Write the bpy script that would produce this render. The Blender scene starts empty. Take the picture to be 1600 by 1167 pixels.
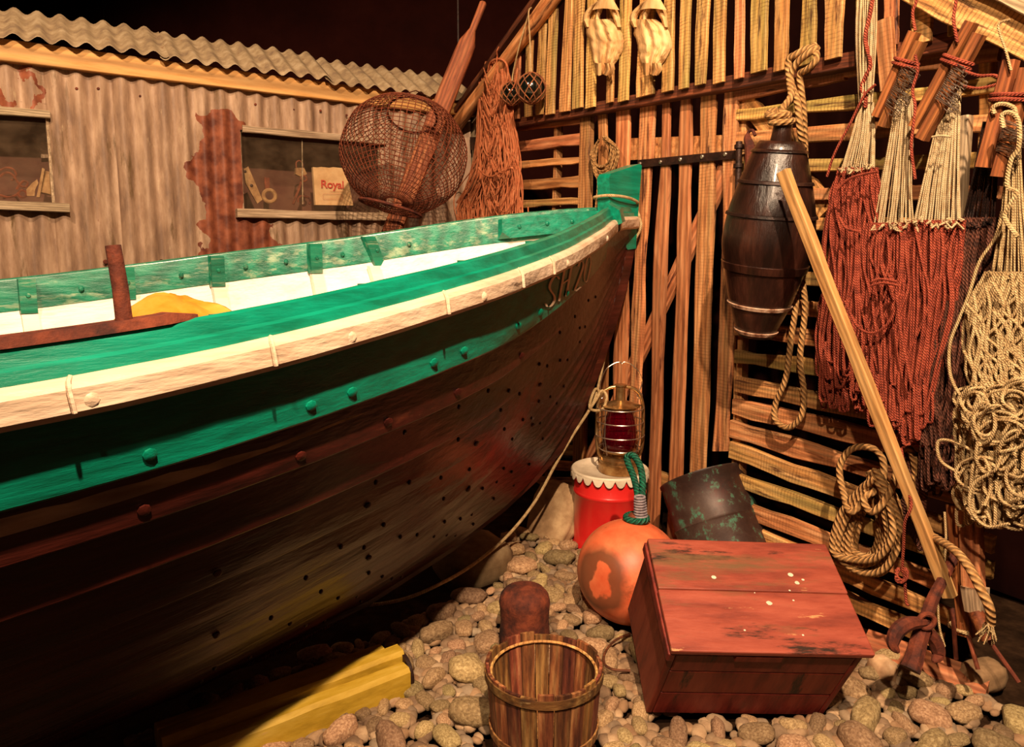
import bpy, math, random
from mathutils import Vector, Matrix, noise
from mathutils.bvhtree import BVHTree
random.seed(7)
S = bpy.context.scene
COL = S.collection
PI = math.pi
# ---------------------------------------------------------------- camera
F, CX, CY = 1131.0, 800.0, 533.0
TH = math.atan(143 / 1131.0)
H = 1.3
cam = bpy.data.cameras.new('camera')
cam.sensor_width = 36
cam.lens = F / 1600 * 36
cam.shift_y = -(583.5 - CY) / 1600
cam.clip_start = 0.02
camo = bpy.data.objects.new('camera', cam)
COL.objects.link(camo)
camo.location = (0, 0, H)
camo.rotation_euler = (PI / 2 - TH, 0, 0)
S.camera = camo
# ---------------------------------------------------------------- view + world + lamps
S.view_settings.view_transform = 'Standard'
S.view_settings.look = 'None'
S.view_settings.gamma = 1
S.view_settings.use_curve_mapping = False
S.view_settings.exposure = 0.0
wd = bpy.data.worlds.new('world')
S.world = wd
wd.use_nodes = True
wd.node_tree.nodes['Background'].inputs[0].default_value = (1.0, 0.42, 0.28, 1)
wd.node_tree.nodes['Background'].inputs[1].default_value = 0.05


def spot(name, loc, aim, power, col, size=50, blend=0.5, rad=0.04):
    l = bpy.data.lights.new(name, 'SPOT')
    l.energy = power
    l.color = col
    l.spot_size = math.radians(size)
    l.spot_blend = blend
    l.shadow_soft_size = rad
    o = bpy.data.objects.new(name, l)
    COL.objects.link(o)
    o.location = loc
    o.rotation_euler = (Vector(aim) - Vector(loc)).to_track_quat('-Z', 'Y').to_euler()
    return o


WARM = (1.0, 0.705, 0.45)
spot('spotlight_boat', (0.36, -0.6, 3.85), (0.1, 2.6, 0.8), 1280, WARM, 92, 0.35)
spot('spotlight_shed', (-1.5, 0.9, 3.6), (-1.0, 4.2, 1.4), 300, WARM, 84, 0.6)
spot('spotlight_hut', (-.35, -0.9, 3.1), (1.0, 2.9, 0.7), 430, WARM, 56, 0.6)


# ---------------------------------------------------------------- picture maths
_c, _s = math.cos(TH), math.sin(TH)


def ray(px, py):
    dx, dy = px - CX, py - CY
    return Vector((dx, F * _c - dy * _s, -(dy * _c + F * _s)))


def gnd(px, py, z=0.0):
    r = ray(px, py)
    return Vector((0, 0, H)) + r * ((z - H) / r.z)


def PY(px, py, Y):
    r = ray(px, py)
    return Vector((0, 0, H)) + r * (Y / r.y)


G0 = Vector((1.248, 2.207, 0)); D2 = Vector((-.523, .853, 0)).normalized(); N2 = Vector((-.853, -.523, 0)).normalized()
C0 = Vector((-.267, 4.68, 0)); D1 = Vector((.853, .523, 0)).normalized(); N1 = Vector((.523, -.853, 0)).normalized()


def HP(px, py, off=0.0):
    """point on the slatted hut wall, off metres in front of it"""
    r = ray(px, py)
    return Vector((0, 0, H)) + r * ((G0 + N2 * off).dot(N2) / r.dot(N2))


def SP(px, py, off=0.0):
    r = ray(px, py)
    return Vector((0, 0, H)) + r * ((C0 + N1 * off).dot(N1) / r.dot(N1))


def SW(s, z, off=0.0):
    return C0 + D1 * s + N1 * off + Vector((0, 0, z))


def HW(s, z, off=0.0):
    return G0 + D2 * s + N2 * off + Vector((0, 0, z))


def projpx(p):
    x, y, z = p.x, p.y, p.z - H; d = y * _c - z * _s; v = -(z * _c + y * _s); return CX + F * x / d, CY + F * v / d


def trim_edge(x, y, off, th):
    # the visible right edge of a slat includes its thickness: move the front edge in by that much
    return x - (projpx(HP(x, y, off) - N2 * th)[0] - x)


# ---------------------------------------------------------------- materials
def lin(h):
    if isinstance(h, tuple): r = [v / 255 for v in h]
    else: r = [int(h[i:i + 2], 16) / 255 for i in (0, 2, 4)]
    return tuple(v / 12.92 if v <= .04045 else ((v + .055) / 1.055) ** 2.4 for v in r) + (1,)


MC = {}


def mat(name, cols, scale=(1, 1, 1), nscale=5, rough=.6, bump=.3, metal=0, detail=6, vary=0.0, stains=(),
        coord='Object', spec=.4, twist=None, bscale=None, coat=0, attr=None, grain=0, lo=.35, hi=.65, saw=0):
    if name in MC: return MC[name]
    m = bpy.data.materials.new(name); m.use_nodes = True
    nt = m.node_tree; N = nt.nodes; L = nt.links
    b = N['Principled BSDF']
    tc = N.new('ShaderNodeTexCoord'); mp = N.new('ShaderNodeMapping'); mp.inputs['Scale'].default_value = scale
    L.new(tc.outputs[coord], mp.inputs['Vector'])
    oi = N.new('ShaderNodeObjectInfo')
    vadd = N.new('ShaderNodeVectorMath'); vadd.operation = 'ADD'
    rm = N.new('ShaderNodeMath'); rm.operation = 'MULTIPLY'; rm.inputs[1].default_value = 37.0
    L.new(oi.outputs['Random'], rm.inputs[0]); L.new(mp.outputs[0], vadd.inputs[0]); L.new(rm.outputs[0], vadd.inputs[1])
    vec = vadd.outputs[0]
    n1 = N.new('ShaderNodeTexNoise'); n1.inputs['Scale'].default_value = nscale; n1.inputs['Detail'].default_value = detail
    n1.inputs['Roughness'].default_value = .65
    L.new(vec, n1.inputs['Vector'])
    cr = N.new('ShaderNodeValToRGB'); L.new(n1.outputs['Fac'], cr.inputs[0])
    e = cr.color_ramp.elements
    k = len(cols)
    e[0].position = lo; e[0].color = lin(cols[0]); e[1].position = hi; e[1].color = lin(cols[-1])
    for i in range(1, k - 1):
        q = e.new(lo + (hi - lo) * i / (k - 1)); q.color = lin(cols[i])
    out = cr.outputs[0]

    def mix(fac, a, c2, typ='MIX'):
        mx = N.new('ShaderNodeMix'); mx.data_type = 'RGBA'; mx.blend_type = typ
        if hasattr(fac, 'name'): L.new(fac, mx.inputs[0])
        else: mx.inputs[0].default_value = fac
        L.new(a, mx.inputs[6])
        if hasattr(c2, 'name') and not isinstance(c2, tuple): L.new(c2, mx.inputs[7])
        else: mx.inputs[7].default_value = c2
        return mx.outputs[2]
    for (c, sc, th, soft) in stains:
        n = N.new('ShaderNodeTexNoise'); n.inputs['Scale'].default_value = sc; n.inputs['Detail'].default_value = 8
        n.inputs['Roughness'].default_value = .7
        L.new(vec, n.inputs['Vector'])
        mr = N.new('ShaderNodeMapRange'); mr.inputs[1].default_value = th - soft; mr.inputs[2].default_value = th + soft
        L.new(n.outputs['Fac'], mr.inputs[0]); out = mix(mr.outputs[0], out, lin(c))
    if vary:
        hs = N.new('ShaderNodeHueSaturation')
        mr = N.new('ShaderNodeMapRange'); mr.inputs[3].default_value = 1 - vary; mr.inputs[4].default_value = 1 + vary * .7
        L.new(oi.outputs['Random'], mr.inputs[0]); L.new(mr.outputs[0], hs.inputs['Value'])
        m2 = N.new('ShaderNodeMath'); m2.operation = 'MULTIPLY'; m2.inputs[1].default_value = 7.31
        m3 = N.new('ShaderNodeMath'); m3.operation = 'FRACT'; L.new(oi.outputs['Random'], m2.inputs[0]); L.new(m2.outputs[0], m3.inputs[0])
        mr2 = N.new('ShaderNodeMapRange'); mr2.inputs[3].default_value = .5 - vary * .045; mr2.inputs[4].default_value = .5 + vary * .045
        L.new(m3.outputs[0], mr2.inputs[0]); L.new(mr2.outputs[0], hs.inputs['Hue'])
        L.new(out, hs.inputs['Color']); out = hs.outputs[0]
    if attr:
        at = N.new('ShaderNodeAttribute'); at.attribute_name = attr
        out = mix(1.0, out, at.outputs['Color'], 'MULTIPLY')
    if saw:
        wv = N.new('ShaderNodeTexWave'); wv.inputs['Scale'].default_value = 24; wv.inputs['Distortion'].default_value = 3.5; wv.inputs['Detail'].default_value = 3
        va = N.new('ShaderNodeVectorMath'); va.operation = 'ADD'; L.new(tc.outputs['Object'], va.inputs[0]); L.new(rm.outputs[0], va.inputs[1]); L.new(va.outputs[0], wv.inputs['Vector'])
        nb = N.new('ShaderNodeTexNoise'); nb.inputs['Scale'].default_value = 7; nb.inputs['Detail'].default_value = 8; nb.inputs['Roughness'].default_value = .75; L.new(va.outputs[0], nb.inputs['Vector'])
        ml = N.new('ShaderNodeMath'); ml.operation = 'MULTIPLY'; L.new(wv.outputs['Fac'], ml.inputs[0]); L.new(nb.outputs['Fac'], ml.inputs[1])
        mr = N.new('ShaderNodeMapRange'); mr.inputs[1].default_value = .36; mr.inputs[2].default_value = .60; mr.inputs[4].default_value = saw; L.new(ml.outputs[0], mr.inputs[0])
        out = mix(mr.outputs[0], out, lin('5a3418'))
    hsrc = n1.outputs['Fac']
    if grain:
        w = N.new('ShaderNodeTexWave'); w.inputs['Scale'].default_value = grain; w.inputs['Distortion'].default_value = 6
        w.inputs['Detail'].default_value = 3; w.bands_direction = 'Y'; w.inputs['Detail Scale'].default_value = 1.5
        L.new(vec, w.inputs['Vector'])
        mr = N.new('ShaderNodeMapRange'); mr.inputs[3].default_value = .62; mr.inputs[4].default_value = 1.08
        L.new(w.outputs['Fac'], mr.inputs[0])
        hsv = N.new('ShaderNodeHueSaturation'); L.new(mr.outputs[0], hsv.inputs['Value']); L.new(out, hsv.inputs['Color']); out = hsv.outputs[0]
    if twist:
        sp = N.new('ShaderNodeSeparateXYZ'); L.new(tc.outputs['UV'], sp.inputs[0])
        a1 = N.new('ShaderNodeMath'); a1.operation = 'MULTIPLY'; a1.inputs[1].default_value = twist; L.new(sp.outputs[0], a1.inputs[0])
        a2 = N.new('ShaderNodeMath'); a2.operation = 'MULTIPLY'; a2.inputs[1].default_value = 2 * PI * 3; L.new(sp.outputs[1], a2.inputs[0])
        a3 = N.new('ShaderNodeMath'); a3.operation = 'ADD'; L.new(a1.outputs[0], a3.inputs[0]); L.new(a2.outputs[0], a3.inputs[1])
        a4 = N.new('ShaderNodeMath'); a4.operation = 'SINE'; L.new(a3.outputs[0], a4.inputs[0])
        mr = N.new('ShaderNodeMapRange'); mr.inputs[1].default_value = -1; mr.inputs[3].default_value = .5; mr.inputs[4].default_value = 1.1
        L.new(a4.outputs[0], mr.inputs[0])
        hsv = N.new('ShaderNodeHueSaturation'); L.new(mr.outputs[0], hsv.inputs['Value']); L.new(out, hsv.inputs['Color']); out = hsv.outputs[0]
        hsrc = mr.outputs[0]
    L.new(out, b.inputs['Base Color'])
    b.inputs['Roughness'].default_value = rough; b.inputs['Metallic'].default_value = metal
    b.inputs['Specular IOR Level'].default_value = spec
    if coat: b.inputs['Coat Weight'].default_value = coat; b.inputs['Coat Roughness'].default_value = .15
    if bump:
        bp = N.new('ShaderNodeBump'); bp.inputs['Strength'].default_value = bump; bp.inputs['Distance'].default_value = .01
        if bscale:
            n2 = N.new('ShaderNodeTexNoise'); n2.inputs['Scale'].default_value = bscale; n2.inputs['Detail'].default_value = 5
            L.new(vec, n2.inputs['Vector']); hsrc = n2.outputs['Fac']
        L.new(hsrc, bp.inputs['Height']); L.new(bp.outputs[0], b.inputs['Normal'])
    MC[name] = m
    return m


def wood(name, cols, vary=.35, stains=(), grain=2.2, rough=.7, bump=.5, saw=0):
    return mat(name, cols, scale=(1.3, 12, 12), nscale=3.2, rough=rough, bump=bump, vary=vary, stains=stains, grain=grain, detail=8, saw=saw)


SLAT = wood('weathered slat wood', ['9a6038', 'c88650', 'dea670'], .3, [('9a7a4a', 1.1, .6, .1), ('4a2818', 2.6, .60, .04)], grain=1.1, saw=.35)
SLATG = wood('yellow rough sawn slat wood', ['ac7840', 'd49e5a', 'e4b676'], .25, [('a08c4c', .9, .56, .1), ('5a3820', 3.4, .60, .05)], grain=1.1, saw=.55)
SLATR = wood('reddish door slat wood', ['a05e34', 'c88250', 'd89a68'], .25, [('5a2c18', 1.8, .64, .04)], grain=.9)
BEAM = wood('pale pine beam wood', ['c08848', 'd49c5c', 'dca868'], .08, grain=.5, bump=.2)
GREYW = wood('grey weathered sill wood', ['8d7358', 'b19878', 'c9b091'], .15, grain=2.5)
DARKW = wood('dark brown stained wood', ['3a1a0e', '5c2c18', '7a4024'], .2)
OARW = wood('reddish worn oar wood', ['6e3420', '96502f', 'ad6a42'], .05, grain=1.2, bump=.2)
CLAMP = wood('brown clamp wood', ['6a3416', '94532a', 'b06c38'], .2)
STICK = wood('bare light stick wood', ['a87640', 'c8985a', 'd6aa6c'], .1, grain=1.5, bump=.25)
GREEN = mat('green boat paint', ['00644c', '007a60', '008c70'], (1.2, 10, 10), 4, .38, .35, detail=9, spec=.5, coat=.25, stains=[('045038', 2.2, .72, .04)])
GREENW = mat('worn green boat paint', ['006a4c', '0a8062', '2a8a6c'], (1.2, 10, 10), 4, .4, .5, detail=9, spec=.5, coat=.2, stains=[('8aa888', 2.6, .58, .05)], grain=.8)
WHITE = mat('white boat paint', ['e6d6c4', 'f0e4d6', 'f6ece0'], (1, 6, 6), 4, .42, .25, bscale=14, stains=[('a08468', 4, .72, .03)])
RAILW = mat('cream rub rail paint', ['c8ab90', 'd8bda2', 'e0c8b0'], (1, 5, 5), 4, .42, .45, bscale=12, stains=[('7a5a48', 5, .7, .03)], coat=.15)
TAR = mat('dark tarred hull planking', ['200906', '3a130d', '4c1c14'], (.7, 7, 7), 3.0, .36, .4, detail=9, spec=.6, stains=[('5a2a1a', 2.2, .64, .05), ('7a4a34', 10, .72, .03)], bscale=7, coat=.1)
BLACKW = mat('black tarred barrel wood', ['1a0e0a', '2a1610', '42241a'], (6, 6, 1.2), 3, .3, .7, detail=8, spec=.6, stains=[('6a3a26', 4, .7, .03)], coat=.3)
RUST = mat('rust', ['3a1710', '5c2818', '7c3a22'], (1, 1, 1), 22, .85, .6, detail=9, stains=[('2a1410', 9, .6, .06)])
RUSTL = mat('bright rust wire', ['4a1e0e', '6a3018', '824026'], (1, 1, 1), 30, .8, .3)
IRON = mat('dark iron', ['1c100c', '2e1a14', '3c241a'], (1, 1, 1), 20, .5, .5, metal=.3)
STEEL = mat('pale steel hook', ['9a8878', 'b8a898', 'd8ccc0'], (1, 1, 1), 20, .3, .1, metal=.9)
BRASS = mat('old brass', ['8a6238', 'b08a5a', 'c8a878'], (1, 1, 1), 20, .3, .2, metal=.85)
ROPE = mat('tan hemp rope', ['9a6c3c', 'b88a54', 'c89c66'], (1, 1, 1), 60, .85, .8, twist=330, coord='Object')
ROPET = mat('tan thin line', ['a8875a', 'c6a878', 'd8bc8c'], (1, 1, 1), 60, .8, .4, twist=900)
CREAM = mat('cream cotton snood', ['b89a70', 'cfb48a', 'dcc49c'], (1, 1, 1), 50, .8, .3, twist=1100)
REDL = mat('red brown tarred line', ['7e3220', 'a2442e', 'b4543a'], (1, 1, 1), 40, .75, .6, twist=800)
ORANGEL = mat('orange net twine', ['b86038', 'd47a4c', 'e09062'], (1, 1, 1), 30, .75, .5, twist=800)
BROWNL = mat('dark brown line', ['3a1c12', '5a3020', '724030'], (1, 1, 1), 40, .8, .6, twist=600)
BLACKL = mat('dark tarred line', ['1e0e0a', '341a12', '4a281c'], (1, 1, 1), 40, .8, .5, twist=800)
GREENR = mat('green polypropylene rope', ['0a4030', '126048', '1c7a5c'], (1, 1, 1), 60, .6, .9, twist=420)
GALV = None
# ---------------------------------------------------------------- mesh builder


class MB:
    def __init__(s): s.v = []; s.f = []; s.u = []; s.c = []

    def add(s, vs, fs, uv=None):
        o = len(s.v); s.v += [Vector(v) for v in vs]
        for i, f in enumerate(fs):
            s.f.append([o + a for a in f]); s.u.append(uv[i] if uv else None)

    def box(s, c, d, M=None):
        x, y, z = d[0] / 2, d[1] / 2, d[2] / 2
        vs = [Vector((a * x, b * y, e * z)) + Vector(c) for a in (-1, 1) for b in (-1, 1) for e in (-1, 1)]
        if M: vs = [M @ v for v in vs]
        s.add(vs, [(0, 1, 3, 2), (4, 6, 7, 5), (0, 4, 5, 1), (2, 3, 7, 6), (0, 2, 6, 4), (1, 5, 7, 3)])

    def tube(s, P, r, n=6, closed=False, cap=True):
        P = [Vector(p) for p in P]
        m = len(P)
        if m < 2: return
        rr = r if callable(r) else (lambda t: r)
        T = []
        for i in range(m):
            a = P[(i - 1) % m] if (closed or i > 0) else P[0]
            b = P[(i + 1) % m] if (closed or i < m - 1) else P[-1]
            d = b - a
            T.append(d.normalized() if d.length > 1e-9 else (T[-1] if T else Vector((0, 0, 1))))
        up = Vector((0, 0, 1)) if abs(T[0].z) < .9 else Vector((1, 0, 0))
        A = T[0].cross(up).normalized(); vs = []; L = [0]
        for i in range(m):
            A = (A - T[i] * A.dot(T[i]))
            A = A.normalized() if A.length > 1e-6 else T[i].orthogonal().normalized()
            B = T[i].cross(A); R = rr(i / (m - 1))
            if i: L.append(L[-1] + (P[i] - P[i - 1]).length)
            for k in range(n):
                t = 2 * PI * k / n
                vs.append(P[i] + (A * math.cos(t) + B * math.sin(t)) * R)
        fs = []; uv = []
        for i in range(m if closed else m - 1):
            j = (i + 1) % m; l2 = L[j] if j else L[-1] + (P[0] - P[-1]).length
            for k in range(n):
                k2 = (k + 1) % n
                fs.append((i * n + k, i * n + k2, j * n + k2, j * n + k))
                uv.append(((L[i], k / n), (L[i], (k + 1) / n), (l2, (k + 1) / n), (l2, k / n)))
        if cap and not closed:
            fs.append(tuple(range(n))[::-1]); uv.append(None)
            fs.append(tuple((m - 1) * n + k for k in range(n))); uv.append(None)
        s.add(vs, fs, uv)

    def lathe(s, prof, n=24, M=None, a0=0, a1=2 * PI, close=True):
        full = abs(a1 - a0 - 2 * PI) < 1e-6
        m = n if full else n + 1
        vs = []
        for (r, z) in prof:
            for k in range(m):
                t = a0 + (a1 - a0) * k / n
                vs.append(Vector((r * math.cos(t), r * math.sin(t), z)))
        if M: vs = [M @ v for v in vs]
        fs = []
        for i in range(len(prof) - 1):
            for k in range(n):
                k2 = (k + 1) % m if full else k + 1
                fs.append((i * m + k, i * m + k2, (i + 1) * m + k2, (i + 1) * m + k))
        s.add(vs, fs)
        if close and full:
            if prof[0][0] > 1e-5: s.f.append([len(s.v) - len(vs) + k for k in range(m)][::-1]); s.u.append(None)
            if prof[-1][0] > 1e-5: s.f.append([len(s.v) - m + k for k in range(m)]); s.u.append(None)

    def prism(s, P, off):
        """polygon P (list of Vectors) extruded by vector off"""
        n = len(P); P = [Vector(p) for p in P]; off = Vector(off)
        s.add(P + [p + off for p in P], [tuple(range(n))[::-1], tuple(range(n, 2 * n))] + [(i, (i + 1) % n, n + (i + 1) % n, n + i) for i in range(n)])

    def grid(s, rows, closed=False):
        m = len(rows[0]); vs = [v for r in rows for v in r]; fs = []
        for i in range(len(rows) - 1):
            for k in range(m if closed else m - 1):
                k2 = (k + 1) % m
                fs.append((i * m + k, i * m + k2, (i + 1) * m + k2, (i + 1) * m + k))
        s.add(vs, fs)

    def slab(s, rows, off):
        """grid of points given a thickness off(v)->Vector"""
        m = len(rows[0]); n = len(rows)
        top = [v for r in rows for v in r]; bot = [v + off for v in top]; k0 = m * n; fs = []
        for i in range(n - 1):
            for k in range(m - 1):
                a, b, c, d = i * m + k, i * m + k + 1, (i + 1) * m + k + 1, (i + 1) * m + k
                fs.append((a, b, c, d)); fs.append((k0 + d, k0 + c, k0 + b, k0 + a))
        ring = [k for k in range(m)] + [i * m + m - 1 for i in range(1, n)] + [(n - 1) * m + k for k in range(m - 2, -1, -1)] + [i * m for i in range(n - 2, 0, -1)]
        for i in range(len(ring)):
            a, b = ring[i], ring[(i + 1) % len(ring)]
            fs.append((b, a, k0 + a, k0 + b))
        s.add(top + bot, fs)


WM = {}


def link(o, parent=None, Mx=None):
    COL.objects.link(o)
    Mx = Mx or Matrix()
    WM[o.name] = Mx
    if parent:
        o.parent = parent
        o.matrix_basis = WM[parent.name].inverted() @ Mx
    else:
        o.matrix_basis = Mx
    return o


def obj(name, mb, m, parent=None, M=None, smooth=True, angle=40):
    me = bpy.data.meshes.new(name)
    if M is None:
        if parent: M = Matrix.Translation(WM[parent.name].to_translation())
        else:
            xs = [v.x for v in mb.v]; ys = [v.y for v in mb.v]; zs = [v.z for v in mb.v]
            M = Matrix.Translation(((min(xs) + max(xs)) / 2, (min(ys) + max(ys)) / 2, min(zs)))
    Mi = M.inverted()
    me.from_pydata([Mi @ v for v in mb.v], [], mb.f)
    if any(u for u in mb.u):
        ul = me.uv_layers.new(name='UVMap'); i = 0
        buf = []
        for f, u in zip(mb.f, mb.u):
            if u: buf += [c for q in u for c in q]
            else: buf += [0.0] * (2 * len(f))
        ul.data.foreach_set('uv', buf)
    if mb.c:
        ca = me.color_attributes.new('tone', 'FLOAT_COLOR', 'POINT')
        ca.data.foreach_set('color', [x for c in mb.c for x in (c[0], c[1], c[2], 1)])
    me.update()
    if smooth:
        me.polygons.foreach_set('use_smooth', [True] * len(me.polygons))
        try: me.set_sharp_from_angle(angle=math.radians(angle))
        except Exception: pass
    me.materials.append(m)
    o = bpy.data.objects.new(name, me)
    return link(o, parent, M)


def tag(o, label, cat, group=None):
    o['label'] = label; o['category'] = cat
    if group: o['group'] = group
    return o


def thing(name, label, cat, loc, group=None):
    o = bpy.data.objects.new(name, None)
    o.empty_display_size = .1
    link(o, None, Matrix.Translation(Vector(loc)))
    return tag(o, label, cat, group)


def struct(name, mb, m, **k):
    o = obj(name, mb, m, **k); o['kind'] = 'structure'; return o


def nz(x, y=0.0, z=0.0): return noise.noise(Vector((x, y, z)))


def bez(P, n=8):
    """Catmull-Rom through points"""
    P = [Vector(p) for p in P]
    Q = [P[0] * 2 - P[1]] + P + [P[-1] * 2 - P[-2]]
    out = []
    for i in range(1, len(Q) - 2):
        a, b, c, d = Q[i - 1], Q[i], Q[i + 1], Q[i + 2]
        for k in range(n):
            t = k / n
            out.append(.5 * ((2 * b) + (c - a) * t + (2 * a - 5 * b + 4 * c - d) * t * t + (3 * b - a - 3 * c + d) * t ** 3))
    out.append(P[-1])
    return out


def board(name, A, B, wA, wB, th, nrm, m, parent, rough=.004, seg=8, seed=None):
    """board from A to B (centre line of the front face), width along cross(nrm,dir), thickness behind the face"""
    A, B = Vector(A), Vector(B); X = (B - A); Ln = X.length; X.normalize()
    Z = (Vector(nrm) - X * Vector(nrm).dot(X)).normalized(); Y = Z.cross(X)
    M = Matrix(((X.x, Y.x, Z.x, A.x), (X.y, Y.y, Z.y, A.y), (X.z, Y.z, Z.z, A.z), (0, 0, 0, 1)))
    q = random.random() * 100 if seed is None else seed
    mb = MB(); rows = []
    bev = min(.003, th * .25)
    for i in range(seg + 1):
        t = i / seg; w = wA + (wB - wA) * t; x = Ln * t
        e0 = nz(q, x * 5) * rough * 2 + nz(q, x * 23) * rough * .7; e1 = nz(q + 9, x * 5) * rough * 2 + nz(q + 9, x * 23) * rough * .7
        y0 = -w / 2 + e0; y1 = w / 2 + e1
        zz = nz(q + 3, x * 3) * rough * .5
        rows.append([Vector((x, y0, -th)), Vector((x, y0, zz - bev)), Vector((x, y0 + bev, zz)), Vector((x, y1 - bev, zz)), Vector((x, y1, zz - bev)), Vector((x, y1, -th))])
    rows = [[M @ v for v in r] for r in rows]
    mb.grid(rows, closed=True)
    n = 6; o = len(mb.v) - n * (seg + 1)
    mb.f.append([o + k for k in range(n)]); mb.u.append(None)
    mb.f.append([o + seg * n + k for k in range(n)][::-1]); mb.u.append(None)
    # local grid orientation: make outward
    return obj(name, mb, m, parent, M, smooth=False)


def bolt(mb, p, nrm, r=.008, h=.004):
    nrm = Vector(nrm).normalized()
    M = Matrix.Translation(Vector(p)) @ nrm.to_track_quat('Z', 'Y').to_matrix().to_4x4()
    mb.lathe([(r, -.002), (r, h * .5), (r * .7, h), (0.0, h * 1.15)], 8, M)
# ================================================================ setting
DARKWALL = mat('dark brown gallery wall', ['200a07', '260c08', '2c100b'], (1, 1, 1), 2, 1, 0, spec=.05)
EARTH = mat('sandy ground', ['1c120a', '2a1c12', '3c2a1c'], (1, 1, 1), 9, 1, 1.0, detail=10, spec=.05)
mb = MB()
rows = []
for j in range(61):
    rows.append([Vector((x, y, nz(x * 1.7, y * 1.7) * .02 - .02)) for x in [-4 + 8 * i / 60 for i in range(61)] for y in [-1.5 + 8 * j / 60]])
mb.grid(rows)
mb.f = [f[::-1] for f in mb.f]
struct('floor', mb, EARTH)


def wallbox(name, a, b, th=.06):
    m = MB(); a, b = Vector(a), Vector(b); m.box((a + b) / 2, [max(abs(q), th) for q in (b - a)]); return struct(name, m, DARKWALL, smooth=False)


wallbox('wall_back', (-4, 6.5, -.1), (4, 6.5, 4.6))
wallbox('wall_left', (-4, -1.5, -.1), (-4, 6.5, 4.6))
wallbox('wall_right', (2.6, -1.5, -.1), (2.6, 6.5, 4.6))
wallbox('ceiling', (-4, -1.5, 4.6), (4, 6.5, 4.6))
for i, px in enumerate((165, 716)):
    p = PY(px, 60, 6.46); m = MB(); m.box((p.x, 6.46, 2.3), (.012, .012, 4.5)); struct('trim_%d' % (i + 1), m, IRON, smooth=False)


# ================================================================ shed of corrugated iron
def shed_mat():
    m = mat('rusty galvanised sheet', ['7c6250', '9a7c64', 'b89a80'], (7, 7, 1.6), 2.2, .6, .25, detail=9,
            stains=[('6a5236', 2.0, .62, .06), ('6a2c16', 1.7, .70, .02), ('c0a888', 3.5, .68, .05)])
    nt = m.node_tree; N = nt.nodes; L = nt.links
    b = N['Principled BSDF']; src = b.inputs['Base Color'].links[0].from_socket
    tc = N.new('ShaderNodeTexCoord'); sp = N.new('ShaderNodeSeparateXYZ')
    nn = N.new('ShaderNodeTexNoise'); nn.inputs['Scale'].default_value = 5; nn.inputs['Detail'].default_value = 8
    L.new(tc.outputs['Object'], nn.inputs[0])
    L.new(tc.outputs['Object'], sp.inputs[0])

    def M_(op, a, b2=None):
        q = N.new('ShaderNodeMath'); q.operation = op
        for i, v in enumerate((a, b2)):
            if v is None: continue
            if isinstance(v, (int, float)): q.inputs[i].default_value = v
            else: L.new(v, q.inputs[i])
        return q.outputs[0]
    ns = M_('MULTIPLY', M_('SUBTRACT', nn.outputs['Fac'], .5), .34)
    x = M_('ADD', sp.outputs[0], ns); z = M_('ADD', sp.outputs[2], ns)
    # rusted sheet: between two lines along the wall, below the screw line; wider under the window
    a = M_('MULTIPLY', M_('GREATER_THAN', x, -1.60), M_('LESS_THAN', x, -1.34))
    a = M_('MULTIPLY', a, M_('LESS_THAN', z, 2.0))
    a2 = M_('MULTIPLY', M_('MULTIPLY', M_('GREATER_THAN', x, -1.54), M_('LESS_THAN', x, -1.24)), M_('LESS_THAN', z, 1.5))
    a3 = M_('MULTIPLY', M_('MULTIPLY', M_('LESS_THAN', x, -2.29), M_('GREATER_THAN', z, 1.9)), M_('LESS_THAN', M_('ABSOLUTE', M_('SINE', M_('MULTIPLY', x, 22))), .55))
    msk = M_('MAXIMUM', M_('MAXIMUM', a, a2), a3)
    rn = N.new('ShaderNodeTexNoise'); rn.inputs['Scale'].default_value = 16; rn.inputs['Detail'].default_value = 9
    L.new(tc.outputs['Object'], rn.inputs[0])
    cr = N.new('ShaderNodeValToRGB'); cr.color_ramp.elements[0].position = .35; cr.color_ramp.elements[0].color = lin('5a2a1c')
    cr.color_ramp.elements[1].position = .68; cr.color_ramp.elements[1].color = lin('98563a'); L.new(rn.outputs['Fac'], cr.inputs[0])
    mx = N.new('ShaderNodeMix'); mx.data_type = 'RGBA'; L.new(msk, mx.inputs[0]); L.new(src, mx.inputs[6]); L.new(cr.outputs[0], mx.inputs[7])
    L.new(mx.outputs[2], b.inputs['Base Color'])
    return m


SHEET = shed_mat()
ROOFM = mat('weathered roof sheet', ['86705a', 'a48c6c', 'bca686'], (5, 5, 1.5), 3, .6, .3, detail=9, stains=[('7a4a28', 2.5, .66, .04), ('cdb894', 4, .68, .05)])
shed = thing('shed', 'low shed of rusty corrugated iron with two small windows behind the boat', 'shed', SW(-1.6, 0))
SHM = Matrix(((D1.x, -N1.x, 0, C0.x), (D1.y, -N1.y, 0, C0.y), (0, 0, 1, 0), (0, 0, 0, 1)))
PITCH = .092


def corr(s): return .015 * math.cos(2 * PI * s / PITCH)


def sheet(name, s0, s1, z0, z1, off, m, parent, dz=.04, z0b=None):
    n = max(2, int((s1 - s0) / PITCH * 8)); k = max(2, int((z1 - z0) / .12)); rows = []
    for j in range(k + 1):
        r = []
        for i in range(n + 1):
            s = s0 + (s1 - s0) * i / n; z = z0 + (z1 - z0) * j / k
            r.append(SW(s, z, off + corr(s) + nz(s * 3, z * 3) * .004))
        rows.append(r)
    mb = MB(); mb.slab(rows, -N1 * .0015)
    return obj(name, mb, m, parent, SHM, angle=60)


W1 = (-2.95, -2.25, 1.52, 1.92); W2 = (-1.385, -.60, 1.50, 1.93)
ZT = 2.2
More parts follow.
